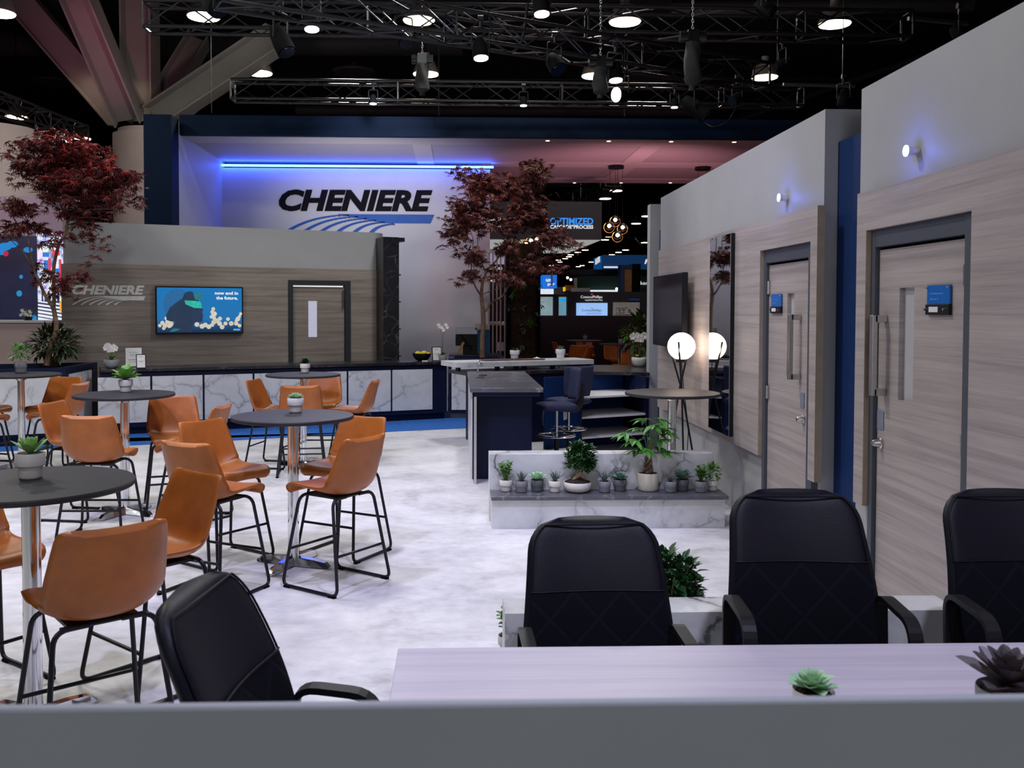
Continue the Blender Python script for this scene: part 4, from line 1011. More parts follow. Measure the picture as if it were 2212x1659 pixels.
# ================================================================ MAPLE TREES
def maple(label, base, y, trunk, blobs, nleaf, lm, seed, size=.105, depth=.55):
    """trunk: polylines [(u,v,dy,r)...] traced in the tree's own plane, blobs: foliage masses (u,v,ru,rv,weight)"""
    R.seed(seed); t = thing('maple_tree', label, 'tree', base)
    nodes = []
    mb = MB()
    for br in trunk:
        P = [py(u, v, y+dy) for u, v, dy, r in br]; rs = [r for *_, r in br]
        n = len(P)*5; path = bez(P, n); rr = [rs[min(int(i/n*(len(rs)-1)), len(rs)-2)]*(1-(i/n*(len(rs)-1)) % 1)+rs[min(int(i/n*(len(rs)-1))+1, len(rs)-1)]*((i/n*(len(rs)-1)) % 1) if i < n else rs[-1] for i in range(n+1)]
        mb.tube(path, rr, 9); nodes += list(zip(path, rr))
    tw = MB(); lf = MB(); tot = sum(b[4] for b in blobs); lobes = (0, .72, 1.25, 2.2)
    def mleaf(p, d, up, S):
        d = d.normalized(); sd = d.cross(up); sd = sd.normalized() if sd.length > 1e-4 else d.orthogonal().normalized(); nn = sd.cross(d)
        pts = []; A = [-2.0, -1.2, -.6, 0, .6, 1.2, 2.0]; Ls = [.45, .75, .92, 1, .92, .75, .45]
        for i, (a, l) in enumerate(zip(A, Ls)):
            tip = (d*math.cos(a)+sd*math.sin(a))*S*l-nn*(S*.22*l*l)
            pts.append(p+tip)
            if i < 6:
                am = (a+A[i+1])/2; pts.append(p+(d*math.cos(am)+sd*math.sin(am))*S*.30)
        c = p-d*S*.05; o = len(lf.v); n = len(pts)
        lf.v += [c]+pts; lf.f += [(o, o+i, o+i+1) for i in range(1, n)]
    for (u, v, ru, rv, w) in blobs:
        k = int(nleaf*w/tot); ntw = max(2, k//16)
        for j in range(ntw):
            a = rnd(0, 2*PI); q = math.sqrt(R.random()); uu, vv = u+math.cos(a)*q*ru, v+math.sin(a)*q*rv
            tip = py(uu, vv, y+rnd(-depth, depth)*(1-.5*q))
            # nearest branch node preferring lower ones
            best = min(nodes, key=lambda nd: (nd[0]-tip).length+(.4 if nd[0].z > tip.z else 0))
            m1 = best[0]*.5+tip*.5+V((rnd(-.05, .05), rnd(-.05, .05), rnd(0, .08)))
            path = bez([best[0], m1, tip], 6); tw.tube(path, [max(.0025, min(best[1]*.5, .008))*(1-i/7)+.0018 for i in range(7)], 5)
            if best[1] > .004 and R.random() < .4: nodes.append((m1, .0038))
            for l in range(16):
                i = R.randint(2, 6); p = path[i]+V((rnd(-.10, .10), rnd(-.10, .10), rnd(-.06, .06)))
                d = V((rnd(-1, 1), rnd(-1, 1), rnd(-.9, .15))); mleaf(p, d, V((rnd(-.4, .4), rnd(-.6, .2), 1)), size*rnd(.65, 1.15))
    mb.add(tw.v, tw.f); obj('trunk', mb, M_wood, t, smooth=True); obj('foliage', lf, lm, t)
    return t
M_maple = leafmat('red maple leaves', '#6a2020', '#451619', .5); M_maple2 = leafmat('dark maple leaves', '#7a443d', '#4e2b29', .5)
yl = 12.55
maple('red leaved maple tree growing from the corner planter', pz(103, 788, zr-.07), yl,
 [[(101, 789, 0, .042), (109, 746, 0, .036), (121.5, 713, 0, .032), (117, 672, .02, .030), (112, 655, .02, .028)],
  [(115, 665, .02, .026), (97, 637, 0, .022), (84, 606, -.03, .018), (73, 581, 0, .015), (63, 530, .03, .010), (60, 480, .03, .006)],
  [(115, 670, .02, .026), (117, 642, .03, .024), (116, 581, .05, .022), (127, 530, .02, .02), (141, 505, 0, .018), (145, 480, 0, .015), (139, 440, .02, .011), (128, 405, .03, .008), (120, 350, 0, .005)],
  [(142, 490, 0, .014), (165, 450, -.05, .009), (190, 425, -.1, .006), (235, 400, -.15, .004)],
  [(141, 470, 0, .012), (125, 430, .1, .008), (95, 390, .15, .006), (60, 360, .2, .004)],
  [(116, 620, .05, .012), (140, 610, -.1, .007), (175, 600, -.15, .004)],
  [(73, 581, 0, .010), (50, 545, .05, .007), (25, 520, .1, .004)]],
 [(95, 320, 60, 42, 1.1), (145, 305, 45, 25, .6), (195, 315, 22, 30, .35), (40, 345, 40, 40, .6), (90, 385, 70, 45, 1.3), (165, 385, 60, 40, 1.2), (235, 385, 50, 35, 1.0), (285, 400, 30, 30, .5), (210, 340, 25, 35, .5), (50, 440, 50, 30, .7), (130, 440, 60, 25, .5), (245, 430, 40, 25, .4), (25, 500, 35, 18, .35), (205, 480, 25, 22, .35), (225, 515, 15, 15, .15), (160, 605, 35, 12, .25), (135, 635, 25, 10, .15), (300, 440, 18, 15, .12), (95, 600, 30, 25, .18), (90, 510, 40, 25, .3)], 3600, M_maple, 11)
yr = y0p+.45
maple('dark purple maple tree growing from the planter behind the reception desk', pz(1042, 770, zp2-.05), yr,
 [[(1042, 772, 0, .045), (1042, 735, 0, .04), (1044, 700, 0, .038), (1043, 665, 0, .036)],
  [(1043, 668, 0, .032), (1040, 640, 0, .03), (1042, 615, 0, .024), (1050, 590, .02, .02), (1070, 565, .05, .015), (1090, 535, .08, .010), (1098, 500, .1, .007)],
  [(1041, 640, 0, .02), (1030, 625, -.03, .012), (1020, 600, -.05, .009), (1018, 560, -.05, .008), (1022, 520, -.05, .006), (1010, 480, 0, .004)],
  [(1048, 672, 0, .026), (1060, 655, .02, .022), (1085, 640, .04, .018), (1100, 615, .06, .012), (1115, 595, .08, .008), (1150, 560, .1, .005)],
  [(1043, 635, 0, .01), (1062, 628, .05, .007), (1090, 618, .08, .005)],
  [(1050, 590, .02, .012), (1038, 560, 0, .009), (1032, 520, 0, .007), (1040, 470, 0, .005), (1050, 420, 0, .004)],
  [(1090, 535, .08, .008), (1110, 480, .1, .006), (1130, 430, .1, .004), (1150, 380, .1, .003)]],
 [(1010, 375, 38, 22, .55), (1060, 385, 45, 25, .7), (1150, 375, 40, 30, .8), (1005, 430, 40, 40, .9), (1070, 430, 55, 40, 1.2), (1140, 430, 50, 40, 1.2), (990, 480, 45, 25, .6), (1060, 480, 60, 28, .9), (1140, 480, 55, 35, 1.0), (965, 520, 35, 20, .4), (1185, 510, 45, 20, .6), (1240, 530, 30, 15, .25), (1010, 555, 40, 22, .45), (1120, 540, 45, 25, .6), (1010, 605, 30, 16, .25), (1130, 595, 60, 20, .65), (1195, 570, 35, 20, .3), (1160, 345, 15, 14, .12), (1180, 440, 20, 25, .25)], 3800, M_maple2, 12, .115, .6)
# ================================================================ WALL THINGS
ZU, NX = V((0, 0, 1)), V((-1, 0, 0))
# logos
def emblem(mb, o, ux, uy, wd, ht, dep):
    ux, uy = V(ux).normalized(), V(uy).normalized(); n = ux.cross(uy)
    def P(x, y): return V(o)+ux*(x*wd)+uy*(y*ht)
    mb.sheet([P(1, 1), P(.36, 1), P(.46, .86), P(.56, .70), P(.66, .52), P(.975, .52)], n*dep)
    for k in range(6):
        b = .113*k; ex, ey = .37+.060*k, 1-.10*k
        c = (b+(ex-b)*.42, ey*.93); a = [(1-t)**2*V((b, 0, 0))+2*t*(1-t)*V((c[0], c[1], 0))+t*t*V((ex+.06, ey, 0)) for t in [i/14 for i in range(15)]]
        lo = [V((p.x+(.034 if i < 14 else .0)*(1-.35*i/14), p.y-.05*(i/14)-.0, 0)) for i, p in enumerate(a)]
        for i in range(14):
            mb.sheet([P(a[i].x, a[i].y), P(lo[i].x, lo[i].y), P(lo[i+1].x, lo[i+1].y-.05*(i/14)), P(a[i+1].x, a[i+1].y)], n*dep)
    return mb
yy = YB-.001
a, b = py(603, 453, yy), py(934, 454, yy); hh = py(770, 410.5, yy).z-py(770, 453.5, yy).z
t = thing('wall_emblem', 'large black and blue company name with swoosh on the tall white wall', 'sign', (a+b)/2)
obj('lettering', fit_text('CHENIERE', a, b, hh, ZU, .02, .22, .045, 1.0), M_navytext, t)
o_ = py(614, 501, yy); e_ = py(938, 464, yy)
obj('swoosh', emblem(MB(), V((o_.x, yy-.0, o_.z)), (1, 0, 0), ZU, e_.x-o_.x, e_.z-o_.z, .02), M_bluevinyl, t)
dd = DW-tk-.001
a, b = pw(155, 635, dd), pw(312, 635.5, dd); hh = pw(230, 616, dd).z-pw(230, 635, dd).z
t = thing('wall_emblem', 'small pale company name with swoosh on the brown wood wall left of the television', 'sign', (a+b)/2)
obj('lettering', fit_text('CHENIERE', a, b, hh, ZU, .008, .22, .045, 1.0), M_greyvinyl2, t)
o_ = pw(154, 658.5, dd); e_ = pw(314, 640, dd)
obj('swoosh', emblem(MB(), o_, E1, ZU, (e_-o_).dot(E1), e_.z-o_.z, .008), M_greyvinyl2, t)

# television on the wood wall
dT = dd-.07
c00, c11 = pw(336.5, 722, dT), pw(525, 620, dT)
tw_, th_ = (c11-c00).dot(E1), c11.z-c00.z
TO = V((c00.x, c00.y, c00.z)); TN = -N1
def tp_(x, y, d=0): return TO+E1*(x*tw_)+ZU*(y*th_)+TN*d
t = thing('television', 'television showing a blue picture of a woman in a visor, on the brown wood wall', 'television', tp_(.5, .5))
mb = MB(); mb.sheet([tp_(0, 0, -.05), tp_(1, 0, -.05), tp_(1, 1, -.05), tp_(0, 1, -.05)], TN*.05); obj('casing', mb, M_black, t, bevel=.006)
mb = MB(); mb.sheet([tp_(.4, .35, -.07), tp_(.6, .35, -.07), tp_(.6, .65, -.07), tp_(.4, .65, -.07)], TN*.02); obj('wall_bracket', mb, M_black, t)
bx_, by_ = .016, .028
def sp_(x, y, d): return tp_(bx_+x*(1-2*bx_), by_+y*(1-2*by_), d)
def tv_mat():
    m, nt, b = _nt('blue television picture'); t_ = N(nt, 'ShaderNodeTexCoord'); sx = N(nt, 'ShaderNodeSeparateXYZ'); nt.links.new(t_.outputs['Generated'], sx.inputs[0])
    r = ramp(nt, [(0, (.005, .02, .06)), (.12, (.01, .06, .16)), (.3, (.012, .16, .42)), (1, (.008, .17, .46))]); nt.links.new(sx.outputs[2], r.inputs[0])
    nt.links.new(r.outputs[0], b.inputs['Emission Color']); b.inputs['Emission Strength'].default_value = 1.0; b.inputs['Base Color'].default_value = (0, 0, 0, 1); b.inputs['Roughness'].default_value = .25; return m
mb = MB(); mb.poly([sp_(0, 0, .0012), sp_(1, 0, .0012), sp_(1, 1, .0012), sp_(0, 1, .0012)]); sc_ = obj('screen', mb, tv_mat(), t)
def flat(name, pts, m_, d):
    mb = MB(); mb.poly([sp_(x, y, d) for x, y in pts]); return obj(name, mb, m_, sc_)
E_sil = emit('picture silhouette', (.012, .035, .085), 1, .3); E_cy = emit('picture cyan', (.02, .55, .42), 1, .35, 20); E_cy2 = emit('picture teal', (.01, .20, .26), 1, .3, 14); E_tx = emit('picture white', (.9, .92, .95), 1.0); E_bk = emit('picture warm dots', (.72, .66, .54), 1.0, .25, 9); E_halo = emit('picture halo', (.012, .13, .33), 1)
def ell(cx, cy, rx, ry, n=22): return [(cx+rx*math.cos(a), cy+ry*math.sin(a)) for a in arr(n)]
flat('silhouette', ell(.235, .62, .165, .36), E_halo, .0014)
dots = [(.03, .16, .022), (.06, .22, .025), (.09, .16, .03), (.075, .10, .022), (.12, .24, .03), (.14, .15, .026), (.16, .20, .03), (.105, .32, .022), (.19, .13, .025), (.46, .18, .03), (.52, .14, .032), (.56, .17, .03), (.60, .13, .03), (.64, .17, .026), (.66, .23, .03), (.70, .26, .03), (.73, .2, .03), (.76, .12, .03), (.735, .31, .026), (.665, .32, .025), (.655, .39, .028), (.645, .46, .026), (.67, .42, .03), (.655, .53, .024), (.63, .35, .02), (.80, .2, .026), (.83, .3, .024), (.87, .2, .03), (.93, .2, .028), (.95, .3, .03), (.93, .26, .02), (.985, .42, .02), (.97, .36, .02), (.97, .15, .024)]
for k, (x, y, r) in enumerate(dots):
    mb = MB(); mb.poly([sp_(a_, b_, .0015+.00002*k) for a_, b_ in ell(x, y, r*.95, r*1.75, 14)]); obj('bokeh_light', mb, E_bk, sc_)
flat('silhouette', [(.136, .013), (.18, .16), (.206, .256), (.155, .25), (.108, .282), (.101, .385), (.15, .564), (.219, .667), (.296, .769), (.31, .85), (.331, .897), (.372, .923), (.41, .91), (.428, .885), (.46, .76), (.483, .713), (.50, .63), (.518, .544), (.536, .518), (.525, .474), (.522, .45), (.535, .40), (.528, .37), (.534, .34), (.526, .31), (.532, .282), (.518, .244), (.48, .235), (.442, .231), (.422, .19), (.408, .10), (.40, .013)], E_sil, .0024)
flat('visor', [(.317, .718), (.331, .628), (.37, .60), (.428, .551), (.518, .544), (.514, .641), (.497, .697), (.42, .71)], E_cy, .0027)
flat('cap_brim', [(.42, .885), (.46, .905), (.497, .897), (.53, .87), (.546, .833), (.539, .769), (.497, .723), (.44, .735)], E_cy2, .0029)
flat('collar', [(.14, .02), (.19, .10), (.27, .08), (.20, .03)], E_cy2, .0028)
a, b = sp_(.675, .855, .003), sp_(.955, .855, .003); obj('lettering', fit_text('now and in', a, b, .052*th_*1.25, ZU, .0008, 0, .03), E_tx, sc_)
a, b = sp_(.69, .745, .003), sp_(.95, .745, .003); obj('lettering', fit_text('the future,', a, b, .052*th_*1.25, ZU, .0008, 0, .03), E_tx, sc_)
flat('corner_mark', [(.89, .04), (.975, .04), (.98, .08), (.90, .08)], emit('picture mark', (.1, .4, .75), 1), .0028)

# television on the right wall, mirror, round wall lamps, door signs
M_tvglass = mat('dark glossy screen', (.006, .009, .018), .1, var=.1, spec=.2)
xt_ = 2.235; ya_, yb_ = px(1474, 670, xt_).y, px(1411, 670, xt_).y; za_, zb_ = px(1411, 744, xt_).z, px(1411, 598, xt_).z
t = thing('television', 'dark switched off television on the right wall above the globe lamp', 'television', (xt_+.05, (ya_+yb_)/2, (za_+zb_)/2))
mb = MB(); mb.box((xt_, ya_, za_), (xt_+.055, yb_, zb_)); obj('casing', mb, M_black, t, bevel=.006)
mb = MB(); mb.box((xt_-.003, ya_+.012, za_+.014), (xt_, yb_-.012, zb_-.012)); obj('screen', mb, M_tvglass, t)
mb = MB(); mb.box((xt_+.055, (ya_+yb_)/2-.3, (za_+zb_)/2-.2), (XC, (ya_+yb_)/2+.3, (za_+zb_)/2+.2)); obj('wall_bracket', mb, M_black, t)
xm = 2.325; ya_, yb_ = px(1577.5, 700, xm).y, px(1533, 700, xm).y; za_, zb_ = px(1533, 924, xm).z, px(1533, 516, xm).z
t = thing('wall_mirror', 'tall narrow frameless mirror on the right wood wall beside the globe lamp', 'mirror', (xm, (ya_+yb_)/2, (za_+zb_)/2))
mb = MB(); mb.box((xm, ya_, za_), (XC, yb_, zb_)); obj('backing', mb, M_black, t, bevel=.004)
mb = MB(); mb.box((xm-.004, ya_+.004, za_+.004), (xm, yb_-.004, zb_-.004)); obj('mirror_glass', mb, mat('smoked mirror', (.50, .50, .52), .02, 1, var=.01), t)
for u, v, lab in ((1983, 326, 'round blue glowing wall lamp above the near door, right'), (1701, 427, 'round blue glowing wall lamp above the far door, smaller')):
    p = px(u, v, XW); t = thing('wall_lamp', lab, 'lamp', p)
    mb = MB(); mb.cyl(p, p+NX*.062, .027, n=24); obj('housing', mb, M_chrome, t, smooth=True)
    mb = MB(); mb.cyl(p+NX*.062, p+NX*.068, .030, n=24); obj('lens', mb, M_blueglow, t)
    l = bpy.data.lights.new('lamp_glow', 'POINT'); l.energy = 1.1; l.color = (.05, .12, 1); l.shadow_soft_size = .02; lo = bpy.data.objects.new('lamp_glow', l); COL.objects.link(lo); lo.location = p+NX*.10+V((0, .0, 0.0))
M_signblue = mat('blue sign plate', (.005, .13, .52), .12, var=.04)
def room_sign(label, u0, u1, v0, v1, v2, num):
    x = XL-.012; ya, yb = px(u1, v0, x).y, px(u0, v0, x).y; zt, zm, zb = px(u0, v0, x).z, px(u0, v1, x).z, px(u0, v2, x).z
    t = thing('room_sign', label, 'sign', (x, (ya+yb)/2, zm))
    mb = MB(); mb.box((x, ya, zm), (XL-.004, yb, zt)); pl_ = obj('plate', mb, M_signblue, t)
    mb = MB(); mb.box((x-.006, ya-.002, zb), (XL-.001, yb+.006, zm-.001)); h_ = obj('holder', mb, M_black, t, bevel=.002)
    w = yb-ya
    mb = MB(); mb.box((x-.008, yb-w*.55, zb+.25*(zm-zb)), (x-.0062, yb-w*.15, zm-.25*(zm-zb))); obj('slide_card', mb, M_paper, h_)
    for y in (yb+.0, ya+w*.16):
        mb = MB(); mb.cyl((x-.006, y, (zb+zm)/2), (x-.016, y, (zb+zm)/2), .007, n=10); obj('stud', mb, M_chrome, h_)
    for y in (yb-.006, ya+.012):
        mb = MB(); mb.cyl((x, y, zt-.012), (x-.010, y, zt-.012), .005, n=10); obj('stud', mb, M_chrome, pl_)
    hgt = zt-zm
    E_s = emit('pale blue print', (.10, .35, .75), .55)
    obj('lettering', fit_text('Conference', (x-.0005, yb-w*.14, zm+hgt*.52), (x-.0005, yb-w*.72, zm+hgt*.52), hgt*.10, ZU, .0006), E_s, pl_)
    obj('lettering', fit_text('Room '+num, (x-.0005, yb-w*.14, zm+hgt*.22), (x-.0005, yb-w*.52, zm+hgt*.22), hgt*.10, ZU, .0006), E_s, pl_)
room_sign('blue room sign with black holder on the near door', 2003, 2052, 617, 657, 680, '2')
room_sign('blue room sign with black holder on the far door, smaller', 1666, 1687.5, 636, 662, 676.5, '1')

# globe floor lamp
lp = py(1472, 748, 8.85); t = thing('floor_lamp', 'tripod floor lamp with a glowing white globe behind the empty high table', 'lamp', (lp.x, lp.y, 0))
mb = MB(); mb.sphere(lp, .132, 40, 24); obj('globe', mb, M_globe, t, smooth=True)
ctr = V((lp.x, lp.y, .98))
for (bu, bv, tu, tv, dy) in ((1430, 985, 1506, 735, .14), (1478, 990, 1455, 733, -.13), (1512, 985, 1436, 735, .1)):
    bt = py(bu, bv, lp.y-dy*1.2); bt.z = 0.0; k = .98/(.98-1.46); top = ctr+(ctr-bt)*(.46/.98); top = V((top.x*.8+ctr.x*.2, top.y*.85+ctr.y*.15, 1.44))
    c_ = ctr+V(((bt-ctr).x*.05, dy*.12, 0)); 
    dx = top-lp
    dh = V((dx.x, dx.y, 0)); 
    if dh.length < .14: dh = dh.normalized()*.142; top = V((lp.x+dh.x, lp.y+dh.y, 1.44))
    mb = MB(); mb.tube([V((bt.x, bt.y, .005)), c_, top], .0095, 8); obj('leg', mb, M_blackmetal, t, smooth=True)
mb = MB(); mb.cyl((lp.x, lp.y, 1.24), (lp.x, lp.y, 1.275), .05, n=16); obj('socket', mb, M_blackmetal, t)
mb = MB(); mb.tube(bez([(lp.x, lp.y, 1.25), (lp.x+.02, lp.y-.02, 1.0), (lp.x+.06, lp.y-.05, .6), (lp.x+.05, lp.y-.08, .35), (lp.x+.14, lp.y-.05, .1), (lp.x+.20, lp.y, .01)], 24), .004, 6); obj('cord', mb, M_black, t)
# espresso corner behind the tree
p = pz(1005, 757, 1.0); yE = 16.2
def pe(u, v, y=yE): return py(u, v, y)
t = thing('service_counter', 'dark marble topped service counter behind the right planter', 'counter', pe(1030, 800))
mb = MB(); a, b = pe(970, 752), pe(1085, 765); mb.box((a.x, yE-.1, pe(1000, 768).z-.05), (b.x, yE+.7, pe(1000, 766).z)); obj('worktop', mb, M_dark, t)
mb = MB(); mb.box((a.x+.03, yE-.06, 0), (b.x-.03, yE+.66, pe(1000, 768).z-.051)); obj('cabinet', mb, M_navy, t)
zs = pe(1000, 766).z+.001
def ebox(name, lab, cat, u0, u1, v0, v1, dy, dp, m_):
    a = py(u0, v1, yE+dy); b = py(u1, v0, yE+dy); mb = MB(); z0 = max(zs, a.z) if v1 > 740 else a.z
    mb.box((a.x, yE+dy, z0), (b.x, yE+dy+dp, b.z)); o = obj(name, mb, m_, bevel=.006); return tag(o, lab, cat)
t = thing('coffee_machine', 'blue and black coffee machine on the service counter behind the right planter', 'machine', pe(1035, 760))
def cm(nm, u0, u1, v0, v1, m_, y0_=0, y1_=.35):
    a, b = py(u0, v1, yE+.1), py(u1, v0, yE+.1); mb = MB(); mb.box((a.x, yE+.1+y0_, max(zs, a.z)), (b.x, yE+.1+y1_, b.z)); obj(nm, mb, m_, t, bevel=.005)
cm('body', 1031, 1059, 713, 766, mat('machine blue', (.004, .07, .18), .4)); cm('drip_tray', 1000, 1031, 748, 766, M_black); cm('head', 984, 1031, 722, 747, M_black); cm('display_case', 985, 1031, 708, 722, glass('pale clear plastic', (.9, .9, .95), .1), .05, .3)
o = ebox('paper_stack', 'cream stack of cups and boxes on top of the blue coffee machine', 'boxes', 1027, 1058, 700, 712.5, .15, .25, mat('cream card', (.60, .55, .48), .7))
mb = MB(); a, b = pe(986, 763), pe(1004, 736); mb.sheet([V((a.x, yE, zs)), V((a.x+.06, yE, zs)), V((b.x, yE, b.z-.02)), V((b.x-.05, yE, b.z-.03))], V((0, .02, 0))); o = obj('easel_stand', mb, mat('blond wood', (.50, .30, .12), .5)); tag(o, 'blond wooden easel leg behind the coffee machine display', 'easel')
mb = MB(); a, b = pe(995, 722, yE-.05), pe(1020, 757, yE-.05); mb.tube([a, b], .012, 6); o = obj('menu_board', mb, M_black); tag(o, 'thin black tilted board edge in front of the coffee machine', 'board')
# acrylic holder and phone pad on the desk
p = pz(1030, 816, zd+.001); t = thing('leaflet_holder', 'slanted clear leaflet holder on the reception desk', 'holder', p)
mb = MB(); q0 = py(1037, 775, p.y-.02); mb.sheet([p+V((-.01, -.09, .002)), p+V((-.01, .09, .002)), V((q0.x, p.y+.09, q0.z)), V((q0.x, p.y-.09, q0.z))], V((.006, 0, 0))); obj('sheet', mb, M_acrylic, t)
mb = MB(); mb.cbox(p+V((.03, 0, .004)), (.10, .18, .006)); obj('foot', mb, M_acrylic, t)
p = pz(1043, 811, zd+.001); mb = MB(); mb.lathe([(.05, 0), (.05, .006), (.04, .009)], p, 20); o = obj('cable_grommet', mb, M_black); tag(o, 'round black cable cap on the reception desk top', 'cap')
# ================================================================ LEFT BACKGROUND
cx, cyy = -11.2, 20.3
mb = MB(); c0 = py(-60, 400, 20.); rr_ = py(66, 400, 20.).x-c0.x
zt_l = py(40, 272, 20).z
mb.lathe([(rr_, 0), (rr_, zt_l)], (c0.x, 20.6, 0), 48); o = struct('wall_drum', mb, mat('pinkish white drum wall', (.60, .53, .52), .6, var=.03, scale=1), smooth=True, ang=30)
mb = MB(); a, b = py(-120, 790, 18.2), py(150, 425, 18.2); mb.box((a.x, 18.2, 0), (b.x+.15, 18.4, b.z)); struct('wall_lilac', mb, mat('lilac wall', (.40, .30, .40), .6, var=.03, scale=1))
# LED screens
def led_street():
    m, nt, b = _nt('bright city picture'); mp = coords(nt, (1, 1, 1)); 
    vo = N(nt, 'ShaderNodeTexVoronoi', feature='F1', distance='CHEBYCHEV'); vo.inputs['Scale'].default_value = 5.5; nt.links.new(mp.outputs[0], vo.inputs['Vector'])
    hs = N(nt, 'ShaderNodeHueSaturation'); hs.inputs['Saturation'].default_value = 1.0; nt.links.new(vo.outputs['Color'], hs.inputs['Color'])
    n = noise(nt, mp, 6, 5); r = ramp(nt, [(.36, (.06, .07, .25)), (.44, (.30, .40, .9)), (.5, (.80, .86, 1)), (.66, (1, .97, 1))]); nt.links.new(n.outputs[0], r.inputs[0])
    mx = N(nt, 'ShaderNodeMix', data_type='RGBA'); mx.inputs[0].default_value = .2; nt.links.new(r.outputs[0], mx.inputs[6]); nt.links.new(hs.outputs[0], mx.inputs[7])
    nt.links.new(mx.outputs[2], b.inputs['Emission Color']); b.inputs['Emission Strength'].default_value = 1.0; b.inputs['Base Color'].default_value = (0, 0, 0, 1); return m
yL = 15.6
def lp_(u, v, d=0): return py(u, v, yL-d)
t = thing('video_wall', 'bright video wall showing a city street crossing, far left behind the red maple', 'screen', lp_(108, 712))
mb = MB(); a, b = lp_(81, 716), lp_(134.5, 503); mb.box((a.x, yL, a.z), (b.x, yL+.08, b.z)); sc2 = obj('screen', mb, led_street(), t)
mb = MB()
for i in range(9):
    v0 = 652+i*7.2; a1, a2 = lp_(82, v0-3, .004), lp_(134, v0+4+i*.5, .004); h = .028+.003*i
    mb.poly([V((a1.x, yL-.004, a1.z)), V((a2.x, yL-.004, a2.z)), V((a2.x, yL-.004, a2.z-h)), V((a1.x, yL-.004, a1.z-h))])
obj('crossing_stripes', mb, emit('white stripes', (.85, .88, 1), 1), sc2)
mb = MB(); a, b = lp_(82, 716, .002), lp_(134, 650, .002); mb.poly([(a.x, yL-.002, a.z), (b.x, yL-.002, a.z), (b.x, yL-.002, b.z), (a.x, yL-.002, b.z)]); obj('asphalt', mb, emit('street picture', (.05, .06, .13), .8), sc2)
mb = MB()
for u, v, w, h, in ((90, 640, 3, 22), (97, 642, 3, 20), (104, 640, 3.5, 24), (124, 640, 4, 24), (115, 642, 3, 18)):
    a, b = lp_(u, v+h/2, .005), lp_(u+w, v-h/2, .005); mb.poly([(a.x, yL-.005, a.z), (b.x, yL-.005, a.z), (b.x, yL-.005, b.z), (a.x, yL-.005, b.z)])
obj('walkers', mb, emit('dark street figures', (.03, .03, .10), 1), sc2)
def pp2(lst, m_, nm, d):
    mb = MB()
    for u, v, w, h in lst:
        a, b = lp_(u, v+h, d), lp_(u+w, v, d); mb.poly([(a.x, yL-d, a.z), (b.x, yL-d, a.z), (b.x, yL-d, b.z), (a.x, yL-d, b.z)])
    obj(nm, mb, m_, sc2)
pp2([(113, 540, 16, 12), (104, 558, 6, 30), (124, 596, 8, 10), (128, 560, 4, 60)], emit('red street signs', (.8, .05, .12), 1), 'street_sign', .006)
pp2([(92, 545, 14, 10), (95, 562, 9, 26), (118, 580, 10, 9)], emit('blue street signs', (.02, .20, .7), 1), 'street_sign', .007)
pp2([(129, 650, 4, 24)], emit('orange figure', (1, .35, .02), 1.2), 'street_sign', .008)
t = thing('video_wall', 'dark blue video wall with blurred lights at the far left edge', 'screen', lp_(30, 693))
mb = MB(); a, b = lp_(-60, 696), lp_(80, 510); mb.box((a.x, yL-.02, a.z), (b.x, yL+.06, b.z)); sc3 = obj('screen', mb, emit('dark blue picture', (.008, .012, .055), 1, .7, 1.5), t)
mb = MB()
for k, (u, v, r) in enumerate(((12, 533, 14), (28, 528, 12), (5, 545, 10), (62, 540, 10))): c = lp_(u, v); mb.poly([V((c.x+r/128*math.cos(x), yL-.022-.0003*k, c.z+r*.6/128*math.sin(x))) for x in arr(20)])
obj('blurred_light', mb, emit('blue blur', (.0, .22, .60), 1), sc3)
mb = MB()
for k, (u, v, r) in enumerate(((43, 634, 6), (75, 687, 6), (47, 598, 4))): c = lp_(u, v); mb.poly([V((c.x+r/128*math.cos(x), yL-.023-.0003*k, c.z+r*1.1/128*math.sin(x))) for x in arr(20)])
obj('blurred_light', mb, emit('cyan blur', (.01, .25, .55), 1), sc3)
mb = MB(); c = lp_(14, 548); mb.poly([V((c.x+6/128*math.cos(x), yL-.0245, c.z+6/128*math.sin(x))) for x in arr(16)]); obj('blurred_light', mb, emit('red blur', (.5, .01, .06), 1), sc3)
yK = 14.9
t = thing('info_counter', 'pinkish white info counter under the dark video wall, far left', 'counter', py(50, 790, yK))
mb = MB(); a, b = py(-90, 800, yK), py(112, 697, yK); mb.box((a.x, yK, 0), (b.x, yK+.5, b.z)); obj('cabinet', mb, mat('pinkish laminate', (.56, .44, .43), .5, var=.02, scale=1), t)
mb = MB(); a, b = py(-90, 697, yK), py(112, 692, yK); mb.box((a.x, yK-.02, a.z), (b.x+.01, yK+.5, b.z)); obj('worktop', mb, M_white2, t)
p = py(61, 693, yK+.1); R.seed(70); t = thing('flower_pot', 'small white flowers on the pinkish info counter, far left', 'plant', p)
mb = MB(); mb.lathe([(.05, 0), (.07, .06), (.068, .06)], (0,0,0), 16); obj('pot', mb, M_black, t, local=True)
f = MB(); bush(f, (0, 0, .10), (.09, .08, .08), 60, .06, .4, .2, .4); obj('foliage', f, LD, t, local=True)
f = MB()
for i in range(14):
    c = V((rnd(-.08, .08), rnd(-.1, -.02), .10+rnd(-.02, .09)))
    for j in range(5): f.leaf(c, V((math.cos(j*1.257), -.3, math.sin(j*1.257))), V((0,-1,0)), .03, .026, .1, .1)
obj('blossom', f, M_orchid, t, local=True)
